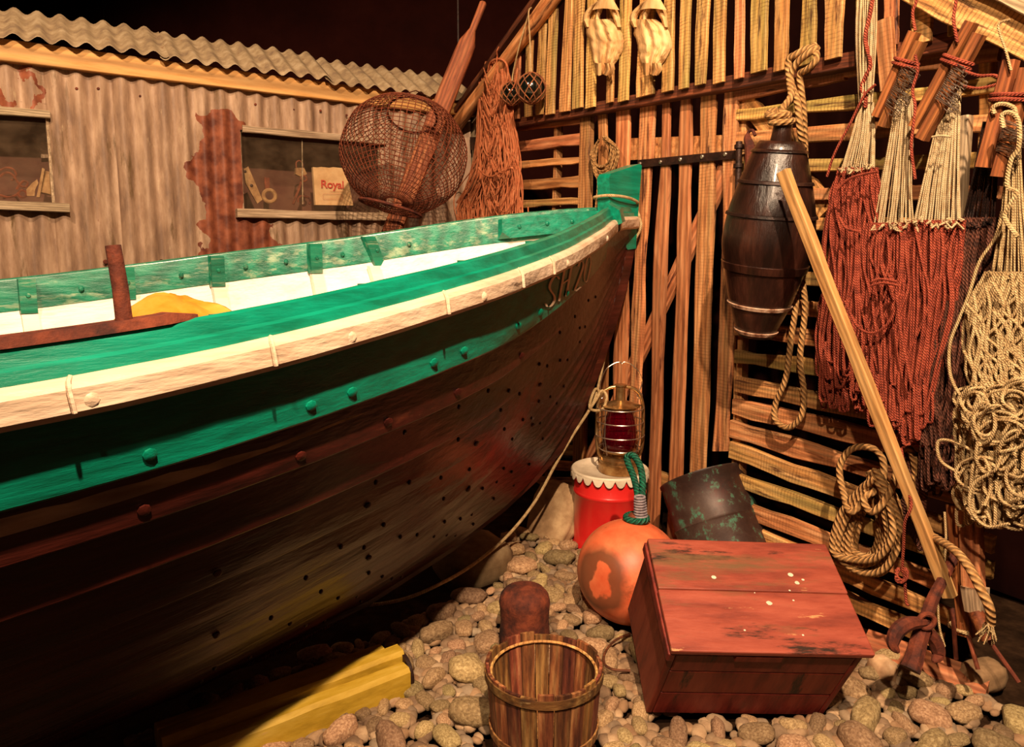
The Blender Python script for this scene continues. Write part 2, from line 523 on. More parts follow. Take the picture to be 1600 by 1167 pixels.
# wall panels round the two openings; the separate sheets overlap
sheet('wall_sheet', -3.6, W1[0], 0, ZT, 0, SHEET, shed)
sheet('wall_sheet', W1[0], W1[1], 0, W1[2], 0, SHEET, shed)
sheet('wall_sheet', W1[0], W1[1], W1[3], ZT, 0, SHEET, shed)
sheet('wall_sheet', W1[1], -1.95, 0, ZT, .0, SHEET, shed)
sheet('wall_sheet', -1.97, W2[0], 0, ZT, .006, SHEET, shed)
sheet('wall_sheet', W2[0], W2[1], 0, W2[2], .003, SHEET, shed)
sheet('wall_sheet', W2[0], W2[1], W2[3], ZT, .003, SHEET, shed)
sheet('wall_sheet', W2[1], .0, 0, ZT, 0, SHEET, shed)
mb = MB()
for s in [-2.5, -2.12, -2.03, -1.85, -1.3, -1.1, -.95, -.8]:
    bolt(mb, SW(s, 2.06 + .02 * nz(s * 9), .014), N1, .007, .005)
for s in (-2.05, -1.80, -1.62): bolt(mb, SW(s, 1.24, .014), N1, .012, .008)
obj('screw_heads', mb, RUST, shed)
board('eave_beam', SW(-3.6, 2.205, .045), SW(.02, 2.165, .045), .1, .09, .045, N1, BEAM, shed, .001, 30)


def roofsheet(s0, s1, dz):
    rows = []; n = int((s1 - s0) / PITCH * 8)
    for j in range(5):
        t = j / 4; r = []
        for i in range(n + 1):
            s = s0 + (s1 - s0) * i / n
            r.append(SW(s, 2.232 + dz + t * .205 + .014 * math.cos(2 * PI * s / .094) + nz(s * 2, t) * .006, .10 - t * .36))
        rows.append(r)
    mb = MB(); mb.slab(rows, Vector((0, 0, -.002))); return obj('roof_sheet', mb, ROOFM, shed, SHM, angle=60)


roofsheet(-3.6, -1.72, .012); roofsheet(-1.76, -.9, .0); roofsheet(-.94, .02, -.02)
DIRTYGLASS = None


def glass_mat():
    m = bpy.data.materials.new('dusty window glass'); m.use_nodes = True; nt = m.node_tree; N = nt.nodes; L = nt.links
    b = N['Principled BSDF']; out = N['Material Output']; b.inputs['Base Color'].default_value = lin('a08468'); b.inputs['Roughness'].default_value = .08
    tr = N.new('ShaderNodeBsdfTransparent'); mx = N.new('ShaderNodeMixShader')
    n = N.new('ShaderNodeTexNoise'); n.inputs['Scale'].default_value = 6; mr = N.new('ShaderNodeMapRange')
    mr.inputs[1].default_value = .3; mr.inputs[2].default_value = .8; mr.inputs[3].default_value = .03; mr.inputs[4].default_value = .12
    L.new(n.outputs['Fac'], mr.inputs[0]); L.new(mr.outputs[0], mx.inputs[0]); L.new(tr.outputs[0], mx.inputs[1]); L.new(b.outputs[0], mx.inputs[2]); L.new(mx.outputs[0], out.inputs[0])
    return m


GLASS = glass_mat()
RECESS = mat('brown shed interior', ['4a2a1e', '5a3426', '66402e'], (1, 1, 1), 4, .8, .1)
for k, (s0, s1, z0, z1) in enumerate((W1, W2)):
    fr = MB(); w = .012
    fr.box(SHM @ Vector(((s0 + s1) / 2, .0, 0)) * 0, (0, 0, 0)) if False else None
    for (a, b) in ((SW(s0, z0, -.01), SW(s0, z1, -.01)), (SW(s1, z0, -.01), SW(s1, z1, -.01))):
        fr.tube([a, b], .008, 4)
    win = obj('window', fr, GREYW, shed)
    g = MB(); g.prism([SW(s0, z0, -.02), SW(s1, z0, -.02), SW(s1, z1, -.02), SW(s0, z1, -.02)], N1 * .003); obj('pane', g, GLASS, win, smooth=False)
    b = MB(); D = -.34
    P = lambda s, z, o: SW(s, z, o)
    e = .04
    b.add([P(s0 - e, z0 - .02, D), P(s1 + e, z0 - .02, D), P(s1 + e, z1 + .06, D), P(s0 - e, z1 + .06, D), P(s0 - e, z0 - .02, -.012), P(s1 + e, z0 - .02, -.012), P(s1 + e, z1 + .06, -.012), P(s0 - e, z1 + .06, -.012)],
          [(0, 1, 2, 3), (0, 4, 5, 1), (3, 2, 6, 7), (0, 3, 7, 4), (1, 5, 6, 2)])
    obj('recess', b, RECESS, win, smooth=False)
board('lintel', SW(-2.97, 1.935, .035), SW(-2.235, 1.925, .03), .034, .036, .03, N1, GREYW, shed, .003)
board('window_sill', SW(-2.98, 1.512, .05), SW(-2.185, 1.497, .05), .04, .042, .12, N1, GREYW, shed, .003)
board('lintel', SW(-1.375, 1.935, .03), SW(-.57, 1.93, .03), .036, .036, .03, N1, GREYW, shed, .002)
board('window_sill', SW(-1.425, 1.492, .05), SW(-.54, 1.492, .05), .046, .042, .12, N1, GREYW, shed, .003)
m = MB(); m.tube([SP(472, 218, -.015), SP(473, 319, -.015)], .003, 5); obj('glazing_bar', m, GREYW, shed)
m = MB(); m.box((0, 0, 0), (.01, .01, .01)); 
# long grey corner post between shed and hut
board('corner_post', HP(742, 178, -.02), HP(712, 420, -.02), .11, .13, .04, N2, GREYW, shed, .006)
m = MB(); m.prism([HP(734, 214, .02), HP(744, 214, .02), HP(745, 234, .02), HP(735, 234, .02)], -N2 * .03); obj('corner_bracket', m, IRON, shed, smooth=False)

# ---- things on the window sills
o = -.055


def wpath(name, pts, r, m, label, cat, off=o, n=6, closed=False):
    q = MB(); q.tube(bez([SP(x, y, off) for x, y in pts], 6), r, n, closed); return tag(obj(name, q, m), label, cat)


wpath('iron_tongs', [(0, 276), (8, 270), (18, 272), (26, 282), (32, 290), (40, 292), (43, 286), (37, 283), (31, 288), (26, 296)], .006, RUSTL, 'curved iron tongs with ring ends in the left shed window', 'tongs')
wpath('iron_hook', [(0, 266), (10, 262), (20, 264), (25, 272), (22, 280), (17, 282)], .005, RUSTL, 'thin curved iron hook above the tongs in the left shed window', 'hook', -.08)
wpath('iron_ring', [(0, 305), (14, 308), (26, 304), (32, 298), (38, 298), (42, 303), (38, 308), (31, 307), (28, 302)], .006, RUSTL, 'lower curved iron tool with a ring end on the left sill', 'tool', -.07)


def wpoly(name, pts, th, m, label, cat, off=o, parent=None):
    q = MB(); q.prism([SP(x, y, off) for x, y in pts], -N1 * th); ob = obj(name, q, m, parent, smooth=False)
    return tag(ob, label, cat) if label else ob


TANP = mat('dusty tan wood', ['7a5634', '9a744a', 'b08c5e'], (1, 1, 1), 20, .8, .3)
wpoly('wooden_tool', [(42, 306), (41, 296), (50, 286), (58, 280), (60, 286), (55, 296), (54, 306)], .02, TANP, 'small pointed pale wooden tool on the left sill', 'tool')
t = thing('line_winder', 'squat wooden line winder leaning at the end of the left sill', 'winder', SP(70, 308, -.06))
q = MB(); q.tube([SP(72, 303, -.08), SP(79, 270, -.09)], .026, 12); obj('spool', q, TANP, t)
wpoly('end_board', [(57, 308), (66, 262), (70, 264), (62, 308)], .05, TANP, None, None, -.05, t)
wpoly('end_board', [(80, 309), (87, 273), (90, 274), (84, 309)], .05, TANP, None, None, -.05, t)
wpoly('pinned_note', [(63, 222), (84, 222), (85, 246), (64, 247)], .002, GREYW, 'small pale note pinned inside the left shed window', 'note', -.30)
t = thing('wooden_bar', 'pale wooden bar with two holes leaning in the right shed window', 'bar', SP(405, 316, -.08))
q = wpoly('bar', [(381, 264), (388, 260), (410, 312), (402, 318), (384, 286)], .018, TANP, None, None, -.05, t)
q = MB(); bolt(q, SP(383, 268, -.05), N1, .008, .003); bolt(q, SP(393, 290, -.05), N1, .009, .003); obj('hole_rings', q, IRON, t)
t = thing('pulley_ring', 'round wooden pulley ring below a rusty slotted strap in the right window', 'pulley', SP(421, 318, -.06))
q = MB(); q.tube([SP(421, 306, -.045) + (D1 * math.cos(a) + Vector((0, 0, 1)) * math.sin(a)) * .032 for a in [2 * PI * i / 20 for i in range(20)]], .011, 8, True); obj('ring', q, TANP, t)
wpoly('strap', [(413, 277), (421, 278), (422, 300), (414, 300)], .012, RUSTL, None, None, -.06, t)
t = thing('tackle_block', 'small rigging block with an iron loop in the middle of the right window', 'pulley block', SP(466, 318, -.09))
wpoly('cheek', [(463, 262), (475, 262), (480, 272), (470, 276), (462, 272)], .03, TANP, None, None, -.07, t)
q = MB(); q.tube(bez([SP(x, y, -.075) for x, y in ((463, 262), (463, 254), (468, 251), (473, 256), (473, 262))], 5), .004, 6)
q.tube([SP(475, 279, -.07) + (D1 * math.cos(a) + Vector((0, 0, 1)) * math.sin(a)) * .016 for a in [2 * PI * i / 14 for i in range(14)]], .006, 6, True)
q.tube([SP(x, y, -.08) for x, y in ((471, 284), (464, 304), (458, 319))], .008, 6); obj('iron_loop', q, RUSTL, t)
wpath('horseshoe', [(466, 316), (466, 310), (472, 306), (482, 309), (485, 315), (483, 319)], .006, RUST, 'small rusty horseshoe curve lying at the foot of the tackle block', 'iron fitting')
t = thing('paper_bag', 'tan paper bag printed with red lettering standing on the right sill', 'paper bag', SP(520, 321, -.04))
BAGM = mat('tan kraft paper', ['c89c68', 'd8b07c', 'e0bc8a'], (1, 1, 1), 14, .8, .25)
rows = []
for j in range(9):
    v = j / 8; x0 = 489 + 4 * v; x1 = 540 + 12 * v; y0 = 261 + 59 * v; y1 = 262 + 59 * v
    rows.append([SP(x0 + (x1 - x0) * u / 8, y0 + (y1 - y0) * u / 8 + .6 * math.sin(u * 2.1) * (j == 0), -.035 + .006 * nz(u * .6, v * 5)) for u in range(9)])
q = MB(); q.slab(rows, -N1 * .03); obj('bag', q, BAGM, t)
REDP = mat('faded red print', ['b02820', 'c03a2c', 'c84434'], (1, 1, 1), 30, .8, 0)
# lettering 'Royal' as flat strokes on the bag
cu = bpy.data.curves.new('lettering', 'FONT'); cu.body = 'Royal'; cu.size = .062; cu.extrude = .0004; cu.offset = .0009; cu.space_character = .95
tmp = bpy.data.objects.new('tmp', cu); COL.objects.link(tmp); bpy.context.view_layer.update()
me = bpy.data.meshes.new_from_object(tmp.evaluated_get(bpy.context.evaluated_depsgraph_get()))
bpy.data.objects.remove(tmp)
p = SP(501, 293, -.027)
ML = Matrix(((D1.x, 0, N1.x, p.x), (D1.y, 0, N1.y, p.y), (0, 1, 0, p.z), (0, 0, 0, 1)))
vs = [v.co.copy() for v in me.vertices]; wx = max(v.x for v in vs)
sx = (SP(537, 293, -.027) - p).length / wx
me.materials.append(REDP); me.name = 'lettering'
lo_ = bpy.data.objects.new('lettering', me); link(lo_, t, ML @ Matrix.Diagonal((sx, 1, 1, 1)))
q = MB()
for a, b in (((516, 299), (536, 299)), ((505, 303), (535, 303)), ((505, 304), (505, 311)), ((535, 304), (535, 311)), ((505, 311), (535, 311))):
    q.tube([SP(*a, -.026), SP(*b, -.026)], .0007, 4)
obj('printed_lines', q, REDP, t)

# ================================================================ slatted hut
hut = thing('slatted_hut', 'tall gabled drying hut of spaced weathered wooden slats with a slatted door', 'hut', HW(1.4, 0))


def vslat(x0t, x1t, yt, x0b, x1b, yb, m, parent, off=0.0, th=.02, name='wall_slat', seg=9):
    x1t = trim_edge(x1t, yt, off, th); x1b = trim_edge(x1b, yb, off, th)
    A = (HP(x0t, yt, off) + HP(x1t, yt, off)) / 2; B = (HP(x0b, yb, off) + HP(x1b, yb, off)) / 2
    wA = (HP(x1t, yt, off) - HP(x0t, yt, off)).length; wB = (HP(x1b, yb, off) - HP(x0b, yb, off)).length
    return board(name, A, B, wA, wB, th, N2, m, parent, .0035, seg)


def hslat(xa, a0, a1, xb, b0, b1, m, parent, off=0.0, th=.02, name='wall_slat', rough=.004):
    A = (HP(xa, a0, off) + HP(xa, a1, off)) / 2; B = (HP(xb, b0, off) + HP(xb, b1, off)) / 2
    return board(name, A, B, (HP(xa, a0, off) - HP(xa, a1, off)).length, (HP(xb, b0, off) - HP(xb, b1, off)).length, th, N2, m, parent, rough, 10)


def railY(x): return 178 - .195 * (x - 860)


GO = .075  # gable slats stand proud on the rail
for (x0b, x1b, x0t, x1t) in [(800, 812, 806, 818), (819, 832, 822, 836), (836, 850, 842, 856), (851, 867, 857, 873), (872, 891, 884, 897), (893, 911, 897, 915), (914, 931, 918, 934), (946, 959, 948, 962),
                             (965, 983, 970, 990), (993, 1023, 1002, 1026), (1033, 1052, 1039, 1058), (1059, 1077, 1064, 1082), (1084, 1103, 1090, 1112), (1113, 1133, 1116, 1137), (1146, 1163, 1149, 1165),
                             (1171, 1198, 1176, 1202), (1208, 1230, 1213, 1236), (1248, 1275, 1256, 1277), (1288, 1314, 1290, 1326), (1336, 1357, 1338, 1360), (1381, 1404, 1382, 1407), (1422, 1458, 1424, 1460), (1479, 1500, 1480, 1502)]:
    yb = railY((x0b + x1b) / 2) + random.uniform(-3, 3)
    xm = (x0t + x1t) / 2
    # height limited by the rake of the gable
    yt = -60
    if xm < 905: yt = max(-60, 210 - (xm - 700) * 1.31 + 18)
    if xm > 1420: yt = max(-60, (xm - 1470) * .42 + 8)
    k = (yb - yt) / yb
    if yt > 0: x0t, x1t = x0b + (x0t - x0b) * k, x1b + (x1t - x1b) * k
    vslat(x0t, x1t, yt, x0b, x1b, yb, random.choice([SLATG, SLATG, SLAT]), hut, GO, .013, 'gable_slat')
# rail under the gable, proud ledger
board('gable_rail', (HP(796, 190, .05) + HP(796, 196, .05)) / 2, (HP(1560, 44, .05) + HP(1560, 56, .05)) / 2, .05, .05, .06, N2, DARKW, hut, .002, 20)
# rafters of the gable
A_, B_ = HP(690, 228, .10), HP(905, -60, .10)
q = MB(); q.tube(bez([A_, A_.lerp(B_, .3) + Vector((0, 0, .006)), A_.lerp(B_, .7) - Vector((0, 0, .006)), B_], 8), lambda t: .040 + .003 * math.sin(t * 9), 12); XR = (B_ - A_).normalized(); YR = N2.cross(XR); obj('rafter', q, SLATR, hut, Matrix(((XR.x, YR.x, N2.x, A_.x), (XR.y, YR.y, N2.y, A_.y), (XR.z, YR.z, N2.z, A_.z), (0, 0, 0, 1))))
board('barge_board', HP(684, 208, .13), HP(868, -52, .13), .03, .035, .16, N2, DARKW, hut, .003, 12)
board('rafter', HP(1425, -30, .12), HP(1640, 72, .12), .10, .11, .06, N2, SLATG, hut, .004, 12)
board('barge_board', HP(1470, -50, .15), HP(1650, 35, .15), .03, .03, .2, N2, GREYW, hut, .003, 12)
# dark sheet added far inside, standing in for the shade between the slats
SHADE_SHEET = mat('dark hut interior shade', ['120504', '180705', '1c0906'], (1, 1, 1), 3, 1, 0, spec=.03)
q = MB(); q.prism([HW(-.45, 0, -.75), HW(2.75, 0, -.75), HW(2.75, 2.0, -.75), HW(1.4, 2.9, -.75), HW(-.45, 2.0, -.75)], -N2 * .02); obj('inner_shade_sheet', q, SHADE_SHEET, hut, smooth=False)
# left panel of level slats
zl = [(190.5, 206, 174, 194), (223, 239, 209, 227), (252, 264, 245, 256), (282, 296, 276, 293), (310, 324, 309, 320), (338, 352, 339, 353), (366, 380, 369, 383), (395, 409, 400, 414), (424, 438, 431, 445), (453, 467, 462, 476), (482, 496, 493, 507), (511, 525, 525, 539), (540, 554, 556, 570), (569, 583, 588, 602), (598, 612, 620, 634), (629, 643, 652, 667), (660, 675, 676, 692), (688, 703, 697, 713), (712, 727, 722, 738), (736, 752, 750, 766)]
for a0, a1, b0, b1 in zl:
    hslat(770, a0 + 3, a1 + 3, 908, b0 - 1, b1 - 1, random.choice([SLAT, SLATG, SLATR]), hut, 0, .02)
vslat(866, 880, 190, 850, 866, 760, SLAT, hut, -.022, .04, 'upright')
vslat(906, 929, 172, 893, 915, 790, SLAT, hut, .005, .03, 'upright')
vslat(796, 806, 185, 786, 800, 740, GREYW, hut, -.02, .03, 'upright')
# door
door = obj('door', (lambda q: (q.prism([HP(985, 216, -.02), HP(1156, 210, -.02), HP(1156, 240, -.02), HP(985, 250, -.02)], -N2 * .02), q)[1])(MB()), SLATR, hut, smooth=False)
DS = [((933, 950, 176), (935, 952, 520), (930, 946, 780)), ((961, 985, 170), (960, 983, 500), (952, 975, 800)), ((1000, 1027, 158), (989, 1009, 437), (974, 998, 830)), ((1036, 1051, 153), (1019, 1043, 437), (1009, 1029, 855)),
      ((1063, 1083, 147), (1056, 1078, 437), (1040, 1064, 850)), ((1095, 1121, 140), (1086, 1115, 440), (1073, 1100, 850)), ((1130, 1155, 130), (1127, 1153, 440), (1112, 1138, 705))]
for i, (a, b, c) in enumerate(DS):
    par = hut if i < 2 else door
    nm = 'upright' if i < 2 else 'door_slat'
    q = MB(); rows = []
    sd = random.random() * 50
    A = (HP(a[0], a[2]) + HP(a[1], a[2])) / 2; B = (HP(c[0], c[2]) + HP(c[1], c[2])) / 2
    X = (B - A).normalized(); Y = N2.cross(X).normalized()
    M = Matrix(((X.x, Y.x, N2.x, A.x), (X.y, Y.y, N2.y, A.y), (X.z, Y.z, N2.z, A.z), (0, 0, 0, 1)))
    for j in range(25):
        t = j / 24; y = a[2] + (c[2] - a[2]) * t
        if y < b[2]: u = (y - a[2]) / (b[2] - a[2]); x0 = a[0] + (b[0] - a[0]) * u; x1 = a[1] + (b[1] - a[1]) * u
        else: u = (y - b[2]) / (c[2] - b[2]); x0 = b[0] + (c[0] - b[0]) * u; x1 = b[1] + (c[1] - b[1]) * u
        x0 += nz(sd, t * 7) * 3; x1 += nz(sd + 5, t * 7) * 3
        x1 = trim_edge(x1, y, 0, .012); p0, p1 = HP(x0, y), HP(x1, y)
        rows.append([p0 - N2 * .012, p0 - N2 * .003, p0.lerp(p1, .1), p1.lerp(p0, .1), p1 - N2 * .003, p1 - N2 * .012])
    q.grid(rows, closed=True); n_ = len(q.v); q.f.append(list(range(6))); q.u.append(None); q.f.append(list(range(n_ - 6, n_))[::-1]); q.u.append(None)
    obj(nm, q, SLATR if i not in (2, 6, 5) else SLAT, par, M, smooth=False)
board('brace', HP(1132, 262, -.022), HP(918, 722, -.022), .07, .075, .022, N2, SLATR, door, .003, 12)
board('cross_rail', HP(1010, 742, -.022), HP(1145, 790, -.022), .07, .075, .022, N2, SLAT, door, .003, 8)
q = MB(); q.prism([HP(996, 250, .012), HP(1156, 234, .012), HP(1156, 247, .012), HP(996, 262, .012)], -N2 * .014); hinge = obj('strap_hinge', q, IRON, door, smooth=False)
q = MB()
for x, y in ((1000, 256), (1032, 253), (1063, 249), (1097, 245), (1133, 241)): bolt(q, HP(x, y, .013), N2, .009, .005)
obj('bolts', q, STEEL, hinge)
q = MB(); q.tube([HP(1155, 221, .03), HP(1153, 300, .03)], .012, 10); q.tube([HP(1155, 226, .03), HP(1155, 232, .03)], .018, 10); q.tube([HP(1154, 256, .03), HP(1154, 262, .03)], .019, 10); obj('hinge_pintle', q, IRON, hut)
# right panel of level slats
R = [(1150, 117, 158, 1320, 88, 122, 1), (1320, 88, 122, 1560, 70, 92, 1), (1150, 171, 188, 1560, 121, 145, 2), (1150, 206, 228, 1560, 178, 204, 1), (1150, 252, 274, 1560, 236, 261, 0), (1150, 294, 315, 1560, 288, 312, 1),
     (1150, 336, 356, 1560, 343, 368, 0), (1150, 377, 397, 1560, 392, 418, 2), (1150, 418, 438, 1560, 444, 470, 0), (1148, 460, 482, 1560, 500, 526, 1), (1147, 500, 524, 1558, 552, 580, 1), (1147, 545, 567, 1556, 604, 632, 2),
     (1147, 589, 612, 1555, 664, 700, 2), (1144, 622, 648, 1553, 712, 748, 1), (1140, 656, 684, 1552, 778, 806, 1), (1139, 690, 717, 1550, 838, 866, 2), (1138, 735, 756, 1548, 880, 906, 2), (1140, 776, 800, 1520, 920, 946, 1),
     (1150, 812, 840, 1480, 952, 978, 1), (1150, 850, 880, 1470, 990, 1016, 1)]
for (xa, a0, a1, xb, b0, b1, k) in R:
    hslat(xa, a0, a1, xb, b0, b1, [SLATG, SLAT, SLATG][k], hut, 0, .022, 'wall_slat', .005)
vslat(1155, 1176, 150, 1140, 1164, 870, SLAT, hut, -.024, .04, 'upright')
vslat(1530, 1560, 60, 1505, 1532, 985, SLAT, hut, -.024, .04, 'upright')
vslat(1500, 1520, 180, 1476, 1500, 560, GREYW, hut, .03, .03, 'upright')
board('brace', HP(1160, 150, -.024), HP(1290, 330, -.024), .07, .07, .022, N2, SLAT, hut, .003, 8)
# ================================================================ fishing boat
STEM = Vector((.1465 * 3.2, 3.2, 0)); BA = math.radians(42)
BX = Vector((-math.cos(BA), -math.sin(BA), 0)); BN = Vector((math.sin(BA), -math.cos(BA), 0))  # aft, towards viewer


def interp(tab, t):
    if t <= tab[0][0]: return tab[0][1]
    for (a, va), (b, vb) in zip(tab, tab[1:]):
        if t <= b:
            u = (t - a) / (b - a); return va + (vb - va) * u
    return tab[-1][1]


def smoothtab(tab, t):
    if t <= tab[0][0]: return tab[0][1]
    for i in range(len(tab) - 1):
        a, va = tab[i]; b, vb = tab[i + 1]
        if t <= b:
            m0 = (vb - tab[i - 1][1]) / (b - tab[i - 1][0]) if i > 0 else (vb - va) / (b - a)
            m1 = (tab[i + 2][1] - va) / (tab[i + 2][0] - a) if i + 2 < len(tab) else (vb - va) / (b - a)
            h = b - a; u = (t - a) / h
            return (2 * u**3 - 3 * u**2 + 1) * va + (u**3 - 2 * u**2 + u) * h * m0 + (-2 * u**3 + 3 * u**2) * vb + (u**3 - u**2) * h * m1
    return tab[-1][1]


BT = [(-.07, .012), (0, .04), (.15, .11), (.3, .205), (.45, .305), (.6, .405), (1, .62), (1.25, .735), (1.5, .83), (2, .945), (2.35, .985), (2.7, 1.0)]
ZT_ = [(-.07, 1.487), (0, 1.483), (.15, 1.475), (.3, 1.46), (.45, 1.44), (.6, 1.415), (.8, 1.38), (1, 1.345), (1.5, 1.275), (2, 1.21), (2.35, 1.178), (2.7, 1.165)]
ZK = [(-.07, 1.30), (-.045, 1.2), (-.01, 1.10), (.064, .94), (.165, .75), (.263, .60), (.38, .48), (.53, .385), (.7, .305), (.95, .215), (1.3, .13), (1.9, .07), (2.7, .05)]
LB = 5.4


def bb(t): return smoothtab(BT, min(t, LB - t))
def zt(t): return smoothtab(ZT_, min(t, LB - t)) if t < LB / 2 else smoothtab(ZT_, LB - t)
def zk(t): return interp(ZK, min(t, LB - t))


def BP(t, y, z): return STEM + BX * t + BN * y + Vector((0, 0, z))


def sec(t, w, side=1, off=0.0):
    """hull surface: w 0 just under the rub rail .. 1 at the keel"""
    tt = min(t, LB - t)
    B = bb(t) + .01; z1 = zt(t) - .085; z0 = min(zk(t), z1 - .01)
    fl = .82 - .28 * min(1, max(0, tt / 1.6))
    a = w * PI / 2
    y = B * (fl * (1 - w) + (1 - fl) * math.cos(a)); d = fl * w + (1 - fl) * math.sin(a)
    if tt < 1.2: y *= 1 - .25 * math.sin(PI * w) * (1 - tt / 1.2) ** 1.2
    return BP(t, side * (y + off), z1 - (z1 - z0) * d + 0.0)


NS = 11


def wk(k, t):
    tt = min(t, LB - t); p = 1.0 + .18 * min(1, max(0, tt / 2))
    f_ = min(1, (k / NS)) ** p
    return f_ + (.026 * min(1, max(0, (tt - .5) / .8)) * (1 - (k - 1) / (NS - 1)) if k > 0 else 0)


TS = [-.07, -.055, -.04, -.02, 0, .03, .06, .1, .15, .2, .26, .33, .4, .5] + [.6 + .1 * i for i in range(43)] + [LB - .5, LB - .3, LB - .15, LB - .05, LB]
boat = thing('fishing_boat', 'large clinker rowing boat with green gunwale, cream rub rail and dark tarred hull', 'boat', BP(LB / 2, 0, 0))
BTW = Matrix(((BX.x, BN.x, 0, BP(0, 0, 0).x), (BX.y, BN.y, 0, BP(0, 0, 0).y), (0, 0, 1, 0), (0, 0, 0, 1)))


def strakes(ks, side, ta=-1, tb=99):
    mb = MB()
    for k in ks:
        rows = []
        for t in [q for q in TS if ta <= q <= tb]:
            w0, w1 = wk(k, t), wk(k + 1, t); w1b = min(1, w1 + (w1 - w0) * .12)
            r = []
            th = min(.030, .006 + max(0, min(t, LB - t)) * .035)
            for q, o_ in ((0, .002), (.33, .35), (.66, .68), (.97, 1), (1.0, .93), (1.02, 0.1)):
                w = w0 + (w1b - w0) * q
                r.append(sec(t, w, side, th * o_ + .0015 * nz(t * 6, k * 3.1 + q)))
            rows.append(r)
        mb.grid(rows)
    if side < 0: mb.f = [f[::-1] for f in mb.f]
    return mb


HULLS = {}
for side in (1, -1):
    m1 = strakes([0], side, .4); m2 = strakes(range(1, NS), side)
    m3 = strakes([0], side, -1, .4)
    k1 = len(m2.v); m2.v += m3.v; m2.f += [[a + k1 for a in f] for f in m3.f]; m2.u += m3.u
    if side > 0: HULLS['v'] = m1.v + m2.v; HULLS['f'] = m1.f + [[a + len(m1.v) for a in f] for f in m2.f]
    obj('sheer_strake', m1, GREEN, boat, BTW, angle=30)
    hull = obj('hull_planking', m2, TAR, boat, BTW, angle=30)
HB = BVHTree.FromPolygons([v.copy() for v in HULLS['v']], HULLS['f'])
def onhull0(px, py):
    return HB.ray_cast(Vector((0, 0, H)), ray(px, py).normalized())[0]


# inner skin
for side in (1, -1):
    mb = MB(); rows = []
    for t in TS[4:-3]:
        r = [BP(t, side * (bb(t) - .012), zt(t) - .01)]
        for j in range(13):
            w = j / 12; p = sec(t, w, side, -.02)
            yy = (p - BP(t, 0, 0)).dot(BN) * side
            if yy < 0.004: p = BP(t, side * .004, max(p.z, zk(t) + .03))
            r.append(p + Vector((0, 0, .012 * w)))
        rows.append(r)
    mb.grid(rows)
    if side > 0: mb.f = [f[::-1] for f in mb.f]
    obj('inner_planking', mb, WHITE, boat, BTW)
# spot of red light cast by the lantern, painted into the bow planking colour
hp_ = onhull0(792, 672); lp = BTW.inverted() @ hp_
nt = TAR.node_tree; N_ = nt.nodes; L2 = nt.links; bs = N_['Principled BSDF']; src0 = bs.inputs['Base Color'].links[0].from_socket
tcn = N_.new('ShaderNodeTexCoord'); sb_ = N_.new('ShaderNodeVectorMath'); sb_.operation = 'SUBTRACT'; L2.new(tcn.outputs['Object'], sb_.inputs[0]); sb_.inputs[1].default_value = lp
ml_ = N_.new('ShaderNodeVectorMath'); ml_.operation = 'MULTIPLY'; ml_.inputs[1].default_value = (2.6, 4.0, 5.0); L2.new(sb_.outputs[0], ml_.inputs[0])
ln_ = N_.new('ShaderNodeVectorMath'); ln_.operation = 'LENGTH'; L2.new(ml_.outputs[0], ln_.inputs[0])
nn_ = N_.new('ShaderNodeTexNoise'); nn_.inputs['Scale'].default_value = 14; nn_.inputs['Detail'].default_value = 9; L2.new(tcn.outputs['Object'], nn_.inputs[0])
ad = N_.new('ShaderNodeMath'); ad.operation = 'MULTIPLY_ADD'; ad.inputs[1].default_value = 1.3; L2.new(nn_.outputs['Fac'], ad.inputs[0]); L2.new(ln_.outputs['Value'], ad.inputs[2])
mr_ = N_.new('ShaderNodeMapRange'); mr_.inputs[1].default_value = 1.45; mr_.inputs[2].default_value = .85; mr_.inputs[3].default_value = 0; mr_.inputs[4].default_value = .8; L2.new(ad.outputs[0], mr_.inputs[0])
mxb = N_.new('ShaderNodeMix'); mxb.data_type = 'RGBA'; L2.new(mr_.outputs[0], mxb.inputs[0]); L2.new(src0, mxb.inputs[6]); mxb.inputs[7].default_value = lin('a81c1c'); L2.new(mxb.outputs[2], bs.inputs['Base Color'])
# gunwale: outer green board with flat cap, inwale, rub rail


def loft(name, prof, t0, t1, m, side, parent=boat, n=70, angle=30):
    mb = MB(); rows = []
    for i in range(n + 1):
        t = t0 + (t1 - t0) * i / n
        rows.append([BP(t, side * max(.003, bb(t) + y + .0012 * nz(t * 7, j)), zt(t) + z + .0012 * nz(t * 6, j + 9)) for j, (y, z) in enumerate(prof(t))])
    mb.grid(rows, closed=True); k = len(rows[0]); N_ = len(mb.v)
    mb.f.append(list(range(k))[::-1]); mb.u.append(None); mb.f.append(list(range(N_ - k, N_))); mb.u.append(None)
    if side < 0: mb.f = [f[::-1] for f in mb.f]
    return obj(name, mb, m, parent, BTW, smooth=True, angle=angle)


for side in (1, -1):
    gm = GREEN if side > 0 else GREENW
    loft('gunwale_board', lambda t: [(-.02, .002), (-.002, .004), (.006, 0), (.011, -.022), (.019, -.026), (.024, -.048), (.0, -.11), (-.012, -.11), (-.014, -.02), (-.02, -.018)], -.05, LB + .05, gm, side)
    loft('inwale', lambda t: [(-.022, -.001), (-.010, -.001), (-.010, -.115), (-.018, -.115), (-.024, -.108), (-.024, -.006)], .12, LB - .12, gm, side)
    rr = lambda t: [(.01, -.044), (.030, -.042), (.040, -.047), (.046, -.056), (.045, -.086), (.039, -.094), (.028, -.097), (.004, -.097)]
    if side > 0:
        loft('rub_rail', rr, -.065, .27, RAILW, side, n=12); loft('rub_rail', rr, .34, LB + .06, RAILW, side)
    else: loft('rub_rail', rr, -.065, LB + .06, RAILW, side)
